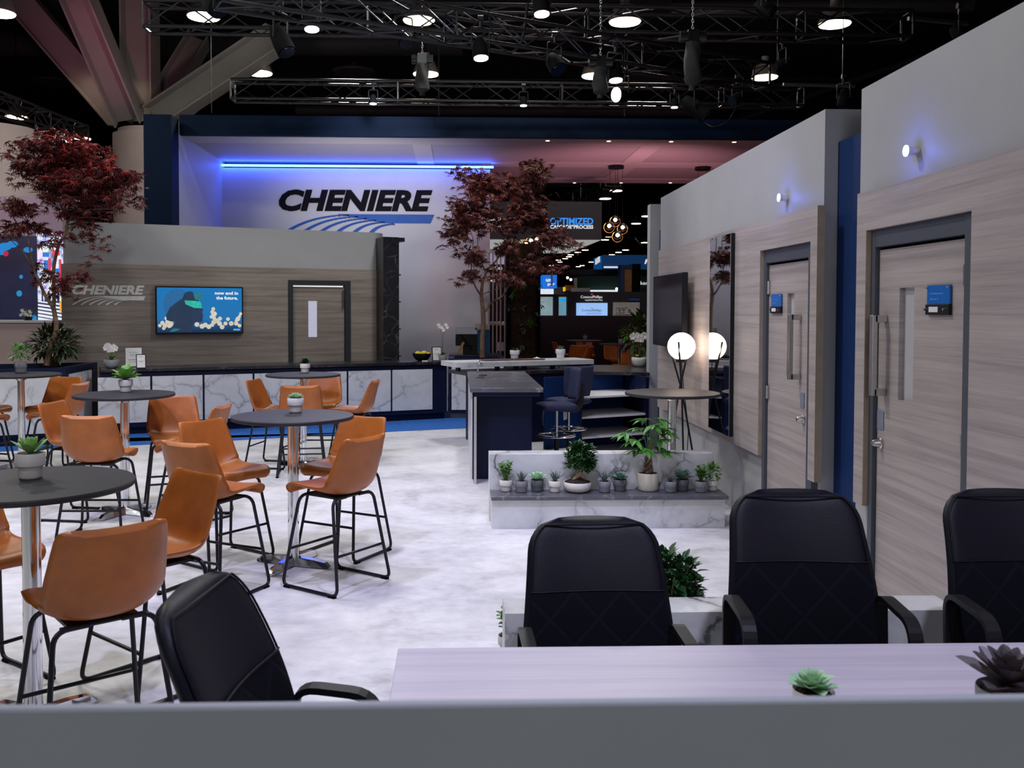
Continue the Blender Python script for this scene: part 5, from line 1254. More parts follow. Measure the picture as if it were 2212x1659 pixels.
# concrete column with steel branches
yC = 22.0; c0 = py(300, 300, yC); rC = c0.x-py(218, 300, yC).x
mb = MB(); zC = py(280, 268, yC).z; mb.lathe([(rC, 0), (rC, zC-.12), (rC-.12, zC-.12), (rC-.12, zC)], (c0.x, yC+rC, 0), 48); struct('wall_column', mb, M_conc, smooth=True, ang=30)
base = V((c0.x-.1, yC+rC, zC))
M_red = mat('red lit steel', (.30, .12, .13), .5, var=.1)
def girder(label, u0, v0, u1, v1, dy0, dy1, w, m_, hh=.0):
    a, b = py(u0, v0, yC+rC+dy0), py(u1, v1, yC+rC+dy1); t = thing('steel_strut', label, 'strut', a); d = (b-a).normalized(); sd = d.cross(V((0, 1, 0))).normalized(); n = d.cross(sd).normalized()
    mb = MB(); s, k = w/2, .04
    def bar(x0, x1, y0, y1): mb.add([a+sd*x+n*y for x, y in ((x0, y0), (x1, y0), (x1, y1), (x0, y1))]+[b+sd*x+n*y for x, y in ((x0, y0), (x1, y0), (x1, y1), (x0, y1))], [(3,2,1,0),(4,5,6,7),(0,1,5,4),(1,2,6,5),(2,3,7,6),(3,0,4,7)])
    bar(-s, -s+k, -s, s); bar(s-k, s, -s, s); bar(-s+k, s-k, -.02, .02); obj('girder', mb, m_, t)
    mb = MB(); s2 = s*.9; q = a+d*.1; e = a+d*1.2
    mb.add([q+sd*x+n*y for x, y in ((-s2*1.3, -s-.01), (s2*1.3, -s-.01), (s2*1.3, -s-.04), (-s2*1.3, -s-.04))]+[e+sd*x+n*y for x, y in ((-s2, -s-.01), (s2, -s-.01), (s2, -s-.04), (-s2, -s-.04))], [(3,2,1,0),(4,5,6,7),(0,1,5,4),(1,2,6,5),(2,3,7,6),(3,0,4,7)]); obj('gusset', mb, m_, t)
girder('grey steel strut rising to the far left from the concrete column', 262, 256, 25, -20, .1, -.5, .62, M_beamgrey)
girder('red lit steel strut leaning steeply left from the concrete column', 280, 258, 160, -25, -.5, -2.5, .62, M_beamgrey)
girder('upright grey box girder above the concrete column', 305, 262, 301, -20, .3, .3, .74, M_beamgrey)
girder('grey steel strut leaning right and back behind the upright girder', 330, 250, 430, 85, .9, 2.0, .55, M_beamgrey)
girder('long grey steel strut reaching right over the navy pylon', 335, 256, 600, 80, -.3, -1.2, .62, M_beamgrey)
# ducts, dark service lines under the hall ceiling
for i, (u0, v0, u1, v1, z, r, lab) in enumerate(((-60, 95, 1000, 92, 9.7, .38, 'fat dark air duct crossing behind the steel struts, high left'), (640, 238, 1500, 240, 8.6, .16, 'thin dark pipe running just above the navy fascia'), (1450, 20, 2100, 8, 9.3, .2, 'dark ceiling beam near the top right corner'), (1340, 345, 2000, 120, 9.0, .10, 'thin sloping pipe behind the trusses, right'), (900, 172, 1900, 172, 9.2, .02, 'thin steel wire spanning the dark hall behind the trusses'))):
    a, b = pz(u0, v0, z), pz(u1, v1, z); 
    if (a-b).length > 60: b = a+(b-a).normalized()*60
    mb = MB(); mb.cyl(a, b, r, n=16); o = obj('ceiling_duct' if r > .15 else 'ceiling_pipe', mb, mat('duct grey', (.05, .045, .055), .6), smooth=True); tag(o, lab, 'duct')
for u, v, lab in ((765, 158, 'round dark ceiling vent left of the hoist with the chain'), (1395, 172, 'round dark ceiling vent right of the lit spotlight'), (115, 180, 'round dark ceiling vent behind the left steel strut')):
    p = pz(u, v, 9.0); mb = MB(); mb.lathe([(.62, .0), (.66, .06), (.45, .02), (.42, .10), (.26, .04), (.22, .14), (.1, .06), (.1, .3)], p, 32); o = obj('ceiling_vent', mb, mat('vent grey', (.07, .05, .07), .6), smooth=True); tag(o, lab, 'vent')

# ================================================================ RIGHT BACKGROUND (neighbouring stands)
def bg(mb, u0, v0, u1, v1, y, dp=.3):
    a, b = py(u0, v1, y), py(u1, v0, y); mb.box((a.x, y, a.z), (b.x, y+dp, b.z)); return mb
def bgo(name, label, cat, parts, group=None):
    p = parts[0]; c = py((p[1]+p[3])/2, p[4], p[5]); t = thing(name, label, cat, c, 0, group)
    for q in parts:
        nm, u0, v0, u1, v1, y, dp, m_ = q; obj(nm, bg(MB(), u0, v0, u1, v1, y, dp), m_, t)
    return t
def btxt(t, txt, u0, u1, v, h, y, m_, bold=.01, shear=0, ztop=None):
    a, b = py(u0, v, y-.004), py(u1, v, y-.004); hh = h*y/F; b.z = a.z; obj('lettering', fit_text(txt, a, b, hh, ZU, .01, shear, bold), m_, t)
E_w = emit('lit white letters', (.85, .85, .88), .9); E_b = emit('lit blue letters', (.01, .25, .85), 1.0); E_scr = emit('pale blue screen', (.30, .52, .92), 1.05, .15, 3); E_wh = emit('white light box', (.78, .80, .86), 1.0, .08); E_gr = mat('dark green wall', (.012, .045, .035), .6); E_bl2 = emit('bright blue cube', (.005, .17, .78), .9, .05)
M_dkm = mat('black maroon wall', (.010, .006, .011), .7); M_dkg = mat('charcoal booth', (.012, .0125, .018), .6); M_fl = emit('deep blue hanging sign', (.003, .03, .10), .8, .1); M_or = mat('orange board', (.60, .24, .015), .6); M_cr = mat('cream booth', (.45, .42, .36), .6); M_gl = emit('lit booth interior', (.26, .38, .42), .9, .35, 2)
M_woodo = mat('orange wood board', (.42, .22, .08), .6, var=.15)
t = bgo('hanging_sign', 'black hanging box sign with blue and white lettering, behind the dark tree', 'sign', [('box', 1052, 436, 1300, 516, 24.0, 6.0, M_dkg)])
mb = MB(); a, b = py(1054, 516, 24), py(1300, 516, 24); mb.poly([(a.x, 24.05, a.z-.01), (b.x, 24.05, a.z-.01), (b.x-.15, 29.9, a.z-.01), (a.x, 29.9, a.z-.01)]); obj('underside', mb, emit('sign underside with added glow', (.42, .42, .41), .8, .1, 1), t)  # weak emission in the material stands in for light falling on the underside
btxt(t, 'OPTIMIZED', 1188, 1281.5, 484.5, 14, 24, E_b, .03); btxt(t, 'CASCADE°PROCESS', 1188.5, 1281.5, 493.5, 7.5, 24, E_w, .03)
mb = MB(); 
for v0, v1 in ((471, 478), (489, 494)): bg(mb, 1176, v0, 1184, v1, 23.98, .02)
obj('red_mark', mb, emit('red mark', (.7, .03, .06), .9), t); btxt(t, 'Liquefied', 1057, 1112, 476, 9, 24, E_w, .01); btxt(t, 'Natural Gas', 1057, 1112, 490, 9, 24, E_w, .01)
t = bgo('screen_wall', 'low black maroon wall closing the lounge behind the reception', 'partition', [('panel', 1163, 682, 1402, 790, 25.5, .15, M_dkm)])
t = bgo('exhibit_stand', 'black exhibit stand with white lettering, a pale blue screen and a white board', 'stand', [('back_wall', 1225, 630.5, 1397, 795, 27.0, .3, M_dkg), ('side_wall', 1165, 636, 1225, 641, 27.0, .3, M_dkg), ('pillar', 1196, 640, 1207, 720, 27.0, .3, M_dkg), ('screen', 1245, 654.5, 1312.5, 690, 26.95, .04, E_scr), ('white_board', 1324, 653, 1382, 690, 26.95, .04, mat('white board', (.55, .55, .54), .6)), ('blue_strip', 1358, 645, 1382, 649.5, 26.95, .04, M_bluevinyl)])
btxt(t, 'ConocoPhillips', 1254.5, 1301, 644, 5.6, 26.99, E_w, .0); btxt(t, 'Liquefied Natural Gas', 1264, 1301.5, 649.5, 3, 26.99, E_w, .0)
btxt(t, 'ConocoPhillips', 1257, 1299, 672.5, 5, 26.94, M_bluevinyl, .0); btxt(t, 'Liquefied Natural Gas', 1266, 1299, 678, 2.6, 26.94, M_greyvinyl, .0)
mb = MB(); bg(mb, 1277, 634.5, 1280.5, 637, 26.98, .02); bg(mb, 1277.5, 665, 1280, 667, 26.93, .02); obj('red_mark', mb, emit('red mark small', (.6, .05, .04), .9), t)
mb = MB()
for (x0, y0_, x1, y1_) in ((1331, 665, 1353, 665.6), (1331, 665, 1331.6, 675), (1331, 675, 1350, 675.6), (1336, 668, 1341, 671.5), (1345, 668, 1350, 671.5), (1357, 668, 1362, 671.5), (1338, 671, 1338.6, 679), (1347, 671, 1347.6, 679), (1327, 679, 1378, 679.8), (1353, 663, 1353.6, 668)): bg(mb, x0, y0_, x1, y1_, 26.93, .015)
obj('diagram_lines', mb, mat('diagram grey', (.15, .15, .16), .6), t)
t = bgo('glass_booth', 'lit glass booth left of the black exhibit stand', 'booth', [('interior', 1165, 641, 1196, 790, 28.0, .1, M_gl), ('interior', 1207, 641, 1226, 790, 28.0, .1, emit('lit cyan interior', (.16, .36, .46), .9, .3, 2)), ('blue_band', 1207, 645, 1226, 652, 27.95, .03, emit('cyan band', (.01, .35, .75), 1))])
t = bgo('cube_sign', 'bright blue cube sign with white letters hanging above the glass booth', 'sign', [('box', 1172, 594, 1203, 622, 34.0, 1.2, E_bl2), ('pole', 1190, 590, 1194, 617, 33.95, .05, M_greyvinyl)])
btxt(t, 'uni', 1179, 1194, 608, 8, 34, E_w, .04); btxt(t, 'per', 1183, 1199, 616, 6, 34, E_w, .04)
bgo('light_canopy', 'white lit canopy edge under the blue cube sign', 'canopy', [('light_box', 1165, 624, 1196, 635, 33, .4, E_wh)])
bgo('booth_wall', 'orange board with a yellow edge right of the blue cube sign', 'booth', [('board', 1222, 616, 1241, 628, 36, .3, M_or), ('edge', 1218, 620, 1221, 629, 35.9, .3, emit('yellow edge', (.9, .6, .02), .9)), ('low_wall', 1197, 620, 1222, 640, 37, .3, M_cr)])
t = bgo('booth_wall', 'dark green booth wall with cream left end and white slogan', 'booth', [('wall', 1247, 596, 1342, 629, 38, .4, E_gr), ('cream_end', 1240, 600, 1247, 628, 37.9, .4, M_cr), ('light_strip', 1275, 626.5, 1342, 630, 37.8, .3, E_wh), ('low_wall', 1235, 622, 1275, 632, 30, .4, M_white)])
bgo('booth_portal', 'booth portal with blue frame, orange wood board and black tower', 'booth', [('frame', 1340, 572, 1349, 631, 31, .5, mat('blue frame', (.03, .06, .20), .6)), ('frame', 1349, 572, 1368, 580, 31, .5, mat('blue frame top', (.03, .06, .20), .6)), ('board', 1349, 580, 1367, 631, 31.1, .2, M_woodo), ('tower', 1367, 570, 1384, 631, 30.9, .8, M_matblack)])
t = bgo('booth_wall', 'dark booth wall with white letters at the far wall post', 'booth', [('wall', 1384, 596, 1410, 640, 36, .3, E_gr)]); btxt(t, 'Baker', 1372, 1399, 615, 7.5, 35.95, E_w, .0)
t = bgo('hanging_sign', 'deep blue hanging sign with white letters near the far wall post', 'sign', [('front', 1303, 551, 1425, 581, 40, .3, M_fl), ('light_bar', 1305, 575.5, 1349, 578.5, 39.9, .2, E_wh)])
a, b, c = py(1303, 551, 40), py(1282, 558, 46), py(1303, 581, 40); d = py(1282, 582, 46); mb = MB(); mb.sheet([c, a, b, d], V((.05, .3, 0))); obj('end_panel', mb, emit('blue end panel', (.004, .06, .20), .9), t)
btxt(t, 'F', 1392, 1403, 570, 10, 40, E_w, .03, .2)
e = (a-b); ex = V((e.x, e.y, 0)).normalized(); q0, q1 = py(1287, 572, 44.6), py(1297, 571, 41.6); obj('lettering', fit_text('FLUOR', V((q0.x-.03, q0.y-.05, q0.z)), V((q1.x-.03, q1.y-.05, q0.z)), .26, ZU, .01, 0, .02), E_w, t)
bgo('booth_wall', 'grey ceiling bulkhead above the green booth wall', 'booth', [('beam', 1233, 582, 1400, 594, 44, .5, mat('grey bulkhead', (.07, .07, .07), .7))])
for u, v in ((1226, 600), (1233, 604), (1337, 623), (1332, 624)):
    mb = MB(); mb.sphere(py(u, v, 37.0), .05, 10, 8); o = obj('spotlight_bulb', mb, emit('small white bulb', (1, .95, .9), 10)); tag(o, 'tiny bright white spotlight among the far booths', 'light', 'tiny spotlights among the far booths')
# rods and moss column
yR = 17.6
t = thing('rod_screen', 'screen of slim pinkish vertical rods left of the moss column', 'screen', py(1075, 780, yR))
for u in (1056.5, 1064.5, 1073, 1081, 1090.5):
    mb = MB(); a, b = py(u, 790, yR), py(u, 541, yR); mb.box((a.x-.014, yR, max(0, a.z)), (a.x+.014, yR+.05, b.z)); obj('rod', mb, mat('rose beige rod', (.40, .28, .28), .5), t)
mb = MB(); bg(mb, 1052, 538, 1096, 546, yR-.02, .1); obj('rail', mb, mat('pale rail', (.55, .50, .52), .5), t)
t = thing('back_booth', 'white lit panels with lettering and a shelf seen through the vertical rods', 'booth', py(1075, 780, 19.5))
mb = MB(); bg(mb, 1050, 545, 1096, 603, 19.5, .1); obj('white_panel', mb, emit('lilac panel with added glow', (.36, .33, .48), .8, .3, 1.5), t)  # panel is no lamp; emission in its material makes it brighter
mb = MB(); bg(mb, 1050, 571, 1096, 603, 19.45, .04); obj('dark_band', mb, M_dkg, t)
mb = MB(); bg(mb, 1050, 603, 1096, 790, 19.48, .03); obj('dark_panel', mb, M_dkm, t)
mb = MB(); bg(mb, 1054, 700, 1094, 703, 19.2, .27); obj('shelf', mb, M_edge, t)
mb = MB(); bg(mb, 1073, 740, 1094, 758, 19.1, .25); obj('white_box', mb, M_white2, t)
btxt(t, 'al Gas', 1058, 1085, 582, 7, 19.4, E_w, 0); btxt(t, 'PROCESS', 1057, 1084, 609, 5, 19.4, E_w, .02)
mb = MB()
for u in (1062, 1070, 1078, 1088): mb.lathe([(.05, 0), (.06, .02), (.03, .05), (.005, .06)], py(u, 700, 19.3), 8)
o = obj('folded_napkin', mb, M_paper, t)
yM = 16.9
t = thing('moss_column', 'tall brown moss covered column with green ferns behind the dark tree', 'column', py(1130, 790, yM))
def mossmat():
    m, nt, b = _nt('brown moss'); mp = coords(nt); n = noise(nt, mp, 14, 8, .7); r = ramp(nt, [(.35, (.012, .007, .003)), (.55, (.055, .030, .010)), (.7, (.10, .055, .018))]); nt.links.new(n.outputs[0], r.inputs[0]); nt.links.new(r.outputs[0], b.inputs['Base Color']); b.inputs['Roughness'].default_value = 1; bump(nt, b, n.outputs[0], 1, .08); return m
mb = MB(); bg(mb, 1103, 526, 1158, 783, yM, .35); obj('moss', mb, mossmat(), t)
mb = MB(); bg(mb, 1094, 523, 1103, 786, yM-.03, .4); bg(mb, 1158, 523, 1168, 786, yM-.03, .4); obj('frame', mb, M_matblack, t)
R.seed(80); mb = MB(); lt = MB()
for u, v, lg in ((1110, 632, 1), (1118, 622, 1), (1110, 582, 1), (1150, 697, 1), (1148, 690, 1), (1105, 665, 0), (1130, 664, 0), (1133, 700, 0), (1130, 750, 0), (1128, 712, 0), (1165, 560, 0), (1170, 660, 0), (1166, 620, 0), (1163, 676, 0)):
    c = py(u, v, yM-.03)
    for j in range(12 if lg else 6): (mb if lg else lt).leaf(c+V((rnd(-.04, .04), -.01, rnd(-.04, .04))), V((rnd(-1, 1), -.6, rnd(-.8, .8))), V((0, -.3, 1)), rnd(.06, .12), .03, .3)
obj('fern', mb, LBr, t); obj('trailing_leaves', lt, LB, t)

# pendant clusters under the canopy
M_clear = glass('amber glass', (1, .86, .72), .02, 1.2)
def cluster(label, u, v, drops):
    p = pz(u, v, zc); t = thing('pendant_light', label, 'pendant', p)
    mb = MB(); mb.cyl(p+V((0, 0, -.06)), p+V((0, 0, -.001)), .16, n=32); obj('ceiling_plate', mb, M_black, t)
    for k, (du, dv, dy) in enumerate(drops):
        q = py(u+du, dv, p.y+dy); q0 = V((p.x+(q.x-p.x)*.9, p.y+dy*.8, p.z-.06))
        mb = MB(); mb.cyl(q0, q+V((0, 0, .11)), .004, n=6); w = obj('wire', mb, M_black, t)
        mb = MB(); mb.sphere(q, .088, 20, 14); g = obj('glass_globe', mb, M_clear, t, smooth=True)
        mb = MB(); mb.sphere(q, .032, 12, 8); obj('bulb', mb, M_warm, g)
        mb = MB(); mb.tube([q+V((.11*math.cos(x), .02, -.03+.11*math.sin(x))) for x in arr(28)], .006, 6, closed=True); obj('brass_ring', mb, mat('brass', (.70, .42, .14), .3, 1), g)
cluster('pendant cluster of four glowing amber glass globes right of the black hanging sign', 1331, 358, [(-2, 475, 0), (-15, 488, -.1), (14, 491, .1), (3, 508, -.05)])
cluster('pendant cluster of amber glass globes seen through the dark tree', 1155, 354, [(-18, 528, -.1), (-8, 520, .05), (-2, 530, -.05), (5, 517, .1)])
cluster('black pendant plate and wires cut off by the right meeting room wall', 1518, 361, [(-12, 490, 0), (8, 500, .1), (14, 480, -.1)])
for u, v, z in ((1183, 304, zc), (1315, 305, zc), (1450, 306, zc), (1586, 307, zc), (1241, 395, zc), (1342, 395, zc), (1448, 395, zc)):
    p = pz(u, v, z); mb = MB(); mb.cyl(p+V((0, 0, -.004)), p, .035, n=16); o = obj('downlight', mb, emit('warm downlight', (1, .55, .30), 7)); tag(o, 'tiny glowing downlight in the '+('front' if v < 350 else 'back')+' edge of the canopy underside', 'downlight', 'canopy downlights, '+('front' if v < 350 else 'back')+' edge')
# ================================================================ TRUSSES AND LIGHTS OVERHEAD
def truss(label, a, b, s=.30, bay=.42):
    a, b = V(a), V(b); t = thing('lighting_truss', label, 'truss', (a+b)/2); d = (b-a); L = d.length; d.normalize(); sd = d.cross(V((0,0,1))).normalized(); up = sd.cross(d)
    h = s/2; cs = [(-h, -h), (h, -h), (h, h), (-h, h)]
    for x, y in cs:
        mb = MB(); mb.cyl(a+sd*x+up*y, b+sd*x+up*y, .024, n=8); obj('chord', mb, M_truss, t, smooth=True)
    mb = MB(); n = int(L/bay); 
    for i in range(n):
        p0, p1 = a+d*(L*i/n), a+d*(L*(i+1)/n)
        for k in range(4):
            (x0, y0), (x1, y1) = cs[k], cs[(k+1)%4]
            if i % 2: (x0, y0), (x1, y1) = (x1, y1), (x0, y0)
            mb.cyl(p0+sd*x0+up*y0, p1+sd*x1+up*y1, .010, n=5)
        if i % 6 == 0:
            for k in range(4): (x0, y0), (x1, y1) = cs[k], cs[(k+1)%4]; mb.cyl(p0+sd*x0+up*y0, p0+sd*x1+up*y1, .014, n=5)
    for p in (a, b):
        for k in range(4): (x0, y0), (x1, y1) = cs[k], cs[(k+1)%4]; mb.cyl(p+sd*x0+up*y0, p+sd*x1+up*y1, .018, n=5)
    obj('lacing', mb, M_truss, t); return t
ZTR = 5.2
truss('black truss running level along the top of the picture, right across', pz(318, 37, ZTR), pz(1960, 58, ZTR))
truss('black truss slanting down from the top centre to the right, nearest of all', pz(470, -25, 4.86), pz(1645, 166, 4.86))
truss('black truss running level just above the navy fascia', pz(503, 196, ZTR), pz(1730, 211, ZTR))
truss('black truss slanting away at the far left behind the red maple', pz(-120, 180, ZTR), pz(175, 290, ZTR))
truss('far black truss hanging behind the canopy, right of the dark tree', py(1150, 418, 27), py(1252, 418, 27), .5, .5)
truss('far black truss slanting behind the canopy towards the black hanging sign', py(1252, 428, 27), py(1325, 385, 20.5+3), .4, .5)
truss('distant truss above the deep blue hanging sign', py(1290, 520, 50), py(1400, 524, 46), .5, .7)
for a, b, lab in ((pz(1692, 182, ZTR+.05), pz(1846, 186, ZTR+.05), 'bright metal pipe reaching right from the end of the slanting truss'), (pz(1962, 40, ZTR+.1), pz(2090, 52, ZTR+.1), 'metal pipe reaching right from the end of the top truss')):
    mb = MB(); mb.cyl(a, b, .026, n=10); o = obj('hanging_pipe', mb, M_steel, smooth=True); tag(o, lab, 'pipe')
CZ = 10.2
def highbay(label, u, v, z=7.4, group=None, r=.32, lit=1):
    p = pz(u, v, z); t = thing('high_bay_light', label, 'light', p, 0, group)
    mb = MB(); mb.lathe([(r, 0), (r*1.0, .02), (r*.80, .20), (r*.62, .30), (r*.28, .33), (r*.28, .5), (.02, .52)], p, 28); obj('reflector', mb, M_reflector, t, smooth=True)
    mb = MB(); mb.lathe([(r*.93, -.02), (r*.95, .001)], p, 28); obj('lens', mb, M_warm if lit else M_warmS, t)
    mb = MB(); mb.cyl(p+V((0, 0, .5)), V((p.x, p.y, CZ)), .012, n=6); obj('hanger', mb, M_black, t)
    return t
M_reflector = mat('aluminium reflector', (.42, .36, .33), .45, .4)
for u, v, lab in ((440, 36, 'bright oval high bay lamp behind the left end of the top truss'), (560, 158, 'bright high bay lamp hanging left above the long level truss'), (920, 160, 'bright high bay lamp behind the chain hoist, top centre'), (1284, 164, 'bright high bay lamp beside the hanging black hoist bag, under the slanting truss'), (1350, 47, 'bright high bay lamp behind the truss, top right of centre'), (1803, 52, 'bright high bay lamp behind the truss, top right'), (-4, 28, 'high bay lamp cut off by the top left corner'), (905, 44, 'high bay lamp mostly hidden behind the crossing trusses, top centre'), (1652, 167, 'high bay lamp behind the right end of the slanting truss'), (36, 253, 'distant high bay lamp behind the far left truss')):
    highbay(lab, u, v)
GF = 'distant high bay lamps down the hall'
for u, v in ((1374, 483), (1397, 467), (1316.4, 511), (1307, 518), (1392.7, 524), (1351.4, 540), (1336, 545), (1248, 545), (1264, 540), (1232.8, 550.4), (1229, 554.6), (1221, 558.7), (1321.8, 550.4), (1206, 562), (1209, 566), (1277, 566), (1191.6, 573.6), (1257.8, 573.6), (1249, 576)):
    highbay('small warm high bay lamp far down the dark hall above the distant booths', u, v, 7.4, GF)
highbay('white cone shaped lamp just under the canopy back edge, upper of the pair', 1330, 412)
highbay('white cone shaped lamp just under the canopy back edge, lower of the pair', 1307, 429)
for u, v in ((140, 303), (175, 299), (222, 150)): highbay('tiny distant high bay lamp behind the red maple and steel struts', u, v, 7.4, 'tiny lamps behind the red maple')
def stage(label, p, axis, L=.24, r=.10, lit=None, hang=.22):
    """par can: body, lens, yoke, clamp; axis points where it shines"""
    L *= .85; r *= .82; p = V(p); ax = V(axis).normalized(); t = thing('spotlight', label, 'stage light', p)
    mb = MB(); mb.lathe([(.02, -L*.5), (r*.6, -L*.48), (r*.9, -L*.2), (r, L*.2), (r, L*.5), (r*.9, L*.5)], p, 22, ax); obj('housing', mb, M_matblack, t, smooth=True)
    mb = MB(); mb.lathe([(r*.88, L*.5-.01), (r*.86, L*.5+.012)], p, 22, ax); obj('lens', mb, M_cool if lit else M_tvglass, t)
    sd = ax.cross(V((0, 0, 1))); sd = sd.normalized() if sd.length > .01 else V((1, 0, 0))
    mb = MB(); mb.tube(fillet([p+sd*(r+.012), p+sd*(r+.012)+V((0, 0, hang)), p-sd*(r+.012)+V((0, 0, hang)), p-sd*(r+.012)], .03, 3), .009, 6); obj('yoke', mb, M_blackmetal, t)
    mb = MB(); mb.cyl(p+V((0, 0, hang)), p+V((0, 0, hang+.10)), .02, n=8); mb.cyl(p+V((-.03, 0, hang+.10)), p+V((.03, 0, hang+.10)), .035, n=10); obj('clamp', mb, M_blackmetal, t)
    return t
def on(u, v, z): return pz(u, v, z)
DN = (.05, -.15, -1)
stage('lit spotlight under the top truss, left of centre', on(673, 42, 4.93), DN, .26, .11, 1)
stage('lit spotlight under the slanting truss, top centre', on(1038, 104, 4.60), DN, .26, .11, 1)
stage('lit spotlight at the top picture edge, centre right', on(1169, 8, 4.93), DN, .26, .11, 1)
stage('lit spotlight under the slanting truss, beside the hoist bag', on(1329, 154, 4.60), DN, .26, .11, 1)
for u, v, lab in ((806, 214, 'small lit downlight under the long level truss, left'), (1131, 218, 'small lit downlight under the long level truss, middle'), (1457, 222, 'small lit downlight under the long level truss, right')): stage(lab, on(u, v, 4.98), (0, 0, -1), .16, .07, 1, .14)
stage('large dark spotlight tilted down right, under the top truss above the long strut', on(606, 85, 4.75), (.35, -.2, -.7), .42, .13, None, .3)
stage('dark drum spotlight at the top edge above the bright oval lamp', on(462, 8, 4.95), (.6, -.5, -.5), .25, .15)
stage('dark spotlight hanging from the top truss left of the chain hoist', on(872, 78, 4.85), (.3, -.5, -.8), .26, .12)
stage('dark spotlight hanging under the slanting truss, right of the lit one', on(1198, 136, 4.54), (.4, -.5, -.8), .26, .12)
stage('spotlight with a violet lit face under the slanting truss', on(1345, 205, 4.50), (-.9, -.5, -.1), .24, .13, 1)
stage('dark moving head light tilted right under the end of the slanting truss', on(1500, 232, 4.45), (.7, -.2, -.6), .46, .13)
stage('dark spotlight on top of the truss, top right of centre', on(1650, 18, 5.35), (.6, -.4, -.5), .28, .11)
stage('can spotlight hanging just over the top of the far meeting room wall', on(1822, 212, 4.9), (-.25, -.3, -1), .34, .10)
stage('dark spotlight on the pipe end at the right meeting room wall', on(2072, 72, 5.0), (.5, -.3, -.8), .26, .11)
stage('dark spotlight above the end of the slanting truss', on(1690, 140, 5.15), (.9, .2, .3), .26, .10)
stage('dark spotlight tilted left under the far end of the level truss', on(1592, 212, 4.95), (-.7, -.5, -.5), .28, .10)
# chain hoists
def hoist(label, u, v, z, h=.42, chain=True):
    p = pz(u, v, z); t = thing('hanging_hoist', label, 'hoist', p); R.seed(int(u))
    mb = MB()
    def g(a, b): 
        an = a*2*PI; r = (.085 if b > .1 else .03)*(1+.12*math.sin(an*3+b*9))*(1-.15*b); return p+V((r*math.cos(an)*1.1, r*math.sin(an), -h+h*b))
    mb.grid(g, 18, 10); obj('chain_bag', mb, mat('black cloth bag', (.03, .03, .032), .8, var=.3), t, smooth=True)
    mb = MB(); mb.cyl(p+V((-.14, 0, .06)), p+V((.14, 0, .06)), .06, n=14); mb.cbox(p+V((0, 0, .06)), (.12, .12, .14)); obj('motor', mb, M_truss, t)
    if chain:
        mb = MB()
        for i in range(26): mb.tube([p+V((.012*math.cos(x)*(1 if i % 2 else .1), .012*math.cos(x)*(.1 if i % 2 else 1), .13+i*.034+.02*math.sin(x))) for x in arr(8)], .004, 4, closed=True)
        mb.cyl(p+V((0, 0, .95)), V((p.x, p.y, CZ)), .006, n=5); obj('chain', mb, M_steel, t)
hoist('chain hoist with grey bag and bright chain hanging at the top centre', 912, 138, 5.0)
hoist('chain hoist with black bag under the slanting truss beside a bright lamp', 1297, 146, 4.62, .36)
hoist('large black hoist bag hanging right of the slanting truss', 1496, 92, 4.66, .52)
# cables
def cable(label, pts, r=.010, grp=None):
    mb = MB(); mb.tube(bez(pts, 24), r, 6); o = obj('hanging_cable', mb, M_black if r > .005 else M_truss, smooth=True); return tag(o, label, 'cable', grp)
cable('loop of black cable drooping below the right end of the level truss', [pz(1500, 225, 5.0), pz(1520, 262, 4.75), pz(1545, 274, 4.65), pz(1575, 258, 4.8), pz(1598, 215, 5.05)])
cable('thick black cable loop hanging from the slanting truss, top centre', [pz(1055, 20, 5.1), pz(1068, 80, 4.9), pz(1100, 115, 4.75), pz(1128, 85, 4.9), pz(1140, 5, 5.3)], .016)
for u, v0, v1, lab in ((457, 62, 245, 'thin suspension wire left of the bright hanging lamp'), (1349, 60, 252, 'thin suspension wire through the level truss, right of centre'), (1820, 80, 186, 'thin suspension wire holding the can spotlight over the wall'), (1679, 85, 130, 'short suspension wire under the top truss, right'), (948, 60, 250, 'pair of black cables dropping beside the chain hoist')):
    p = pz(u, v1, 4.95 if v1 < 200 else 5.0); q = py(u, v0, p.y); mb = MB(); mb.cyl(p, q+V((0, 0, 3)), .006 if u != 948 else .012, n=6); o = obj('hanging_wire', mb, M_truss); tag(o, lab, 'wire')
# ================================================================ LIGHT
def lamp(kind, loc, energy, color=(1, 1, 1), size=.3, aim=None, spot=None, blend=.5, sy=None):
    l = bpy.data.lights.new('light', kind); l.energy = energy; l.color = color
    if kind == 'AREA':
        l.shape = 'DISK' if sy is None else 'RECTANGLE'; l.size = size
        if sy: l.size_y = sy
    else: l.shadow_soft_size = size
    if kind == 'SPOT': l.spot_size = math.radians(spot); l.spot_blend = blend
    o = bpy.data.objects.new('light', l); COL.objects.link(o); o.location = loc
    if aim is not None:
        d = V(aim)-V(loc); o.rotation_euler = d.to_track_quat('-Z', 'Y').to_euler()
    return o
LAV = (.68, .68, 1.0); WRM = (1, .985, .93)
K = 1.0
# hall lamps overhead, warm, soft
for x, y, k in ((-6, 1, .45), (1.0, -2.5, .25), (-6, 8, 1), (-1.5, 7.0, .95), (-8, 14, 1), (1, 12, 1), (-2, 18, 1), (4, 19, 1)):
    lamp('AREA', (x, y, 7.2), 200*k, WRM, .9, (x, y, 0))
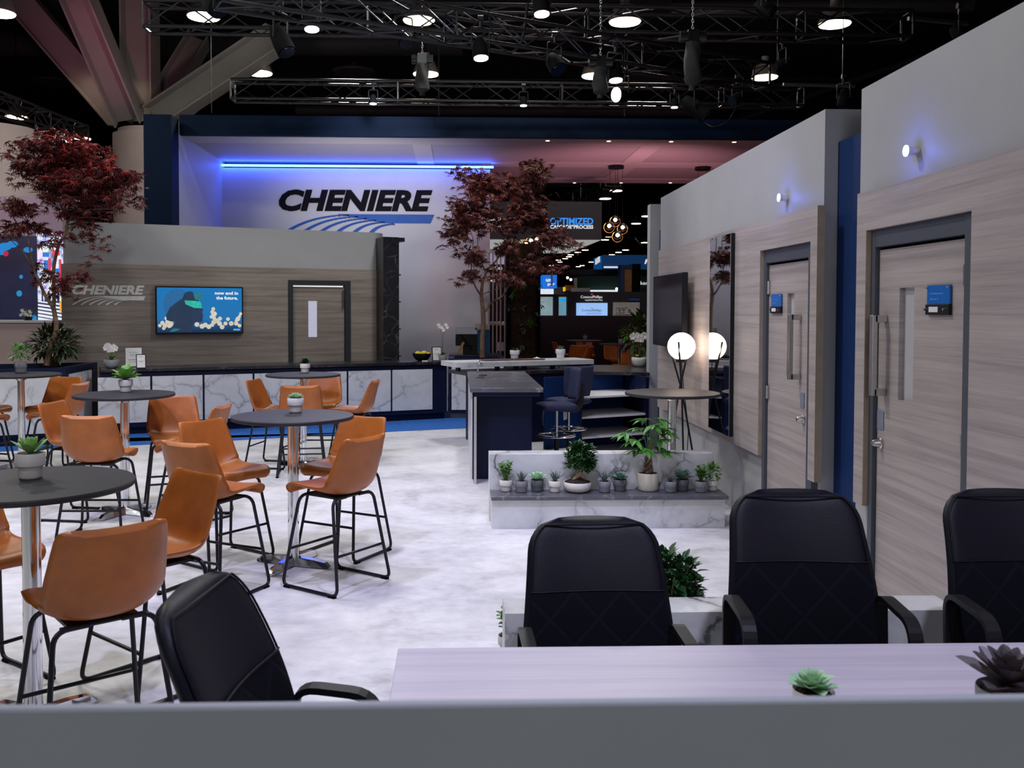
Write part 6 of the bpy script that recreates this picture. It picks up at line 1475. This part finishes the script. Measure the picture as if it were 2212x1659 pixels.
# lavender booth spotlights from the front truss (above the picture)
for x, y, tx, ty, e in ((-2.0, 4.5, -1.4, 8.0, 300), (.3, 4.2, -.6, 6.3, 300), (1.2, 1.0, 1.0, 2.4, 350), (-3.8, 5.0, -3.2, 9.5, 240), (.8, 5.5, 1.2, 9.3, 150), (-1.0, 1.5, -1.2, 4.6, 120)):
    lamp('SPOT', (x, y, 5.3), e*1.42, LAV, .10, (tx, ty, 0), 62, .5)
lamp('AREA', (-.5, -6.5, 3.6), 118, (.93, .97, 1), 2.5, (0, 1, 1.0))  # added fill light behind the camera, brightens the grey partition
# washes for the logo wall, pink wash on the canopy, red on the maples
lamp('SPOT', (-1.0, 12.6, 4.9), 520, (.85, .86, 1), .15, (-1.6, 18.8, 3.9), 44, .9)
lamp('SPOT', (3.6, 16.6, 2.2), 260, (1, .42, .50), .2, (3.2, 19.5, 4.7), 120, .9)
lamp('SPOT', (-1.6, 16.6, 2.4), 110, (.95, .92, 1), .2, (-1.8, 17.6, 4.7), 120, .9)  # added fill from below, brightens the left part of the canopy underside
lamp('SPOT', (-2.6, 12.3, 5.3), 480, (1, .06, .08), .08, (-4.9, 12.6, 3.75), 32, .6)
lamp('SPOT', (-.2, 11.8, 5.0), 130, (1, .30, .28), .08, (.35, 15.3, 3.7), 30, .7)
lamp('SPOT', (-8.5, 12.0, 4.5), 120, (1, .5, .55), .2, (-8, 19, 2.5), 70, .8)
lamp('SPOT', (-6.5, 17.5, 5.5), 260, (1, .25, .40), .1, (-8.2, 22.0, 8.0), 40, .7)
lamp('SPOT', (-4.8, 18.0, 5.8), 160, (1, .9, .7), .1, (-6.5, 23.0, 8.0), 70, .7)
w = bpy.data.worlds.new('world'); SC.world = w; w.use_nodes = True
w.node_tree.nodes['Background'].inputs[0].default_value = (.10, .10, .13, 1); w.node_tree.nodes['Background'].inputs[1].default_value = .2
SC.view_settings.view_transform = 'Standard'; SC.view_settings.look = 'None'; SC.view_settings.exposure = 0; SC.view_settings.gamma = 1
SC.cycles.use_denoising = True; SC.cycles.max_bounces = 8; SC.cycles.diffuse_bounces = 3; SC.cycles.glossy_bounces = 3; SC.cycles.transmission_bounces = 5; SC.cycles.caustics_reflective = False; SC.cycles.caustics_refractive = False
SC.cycles.sample_clamp_indirect = 4; SC.cycles.adaptive_threshold = .02
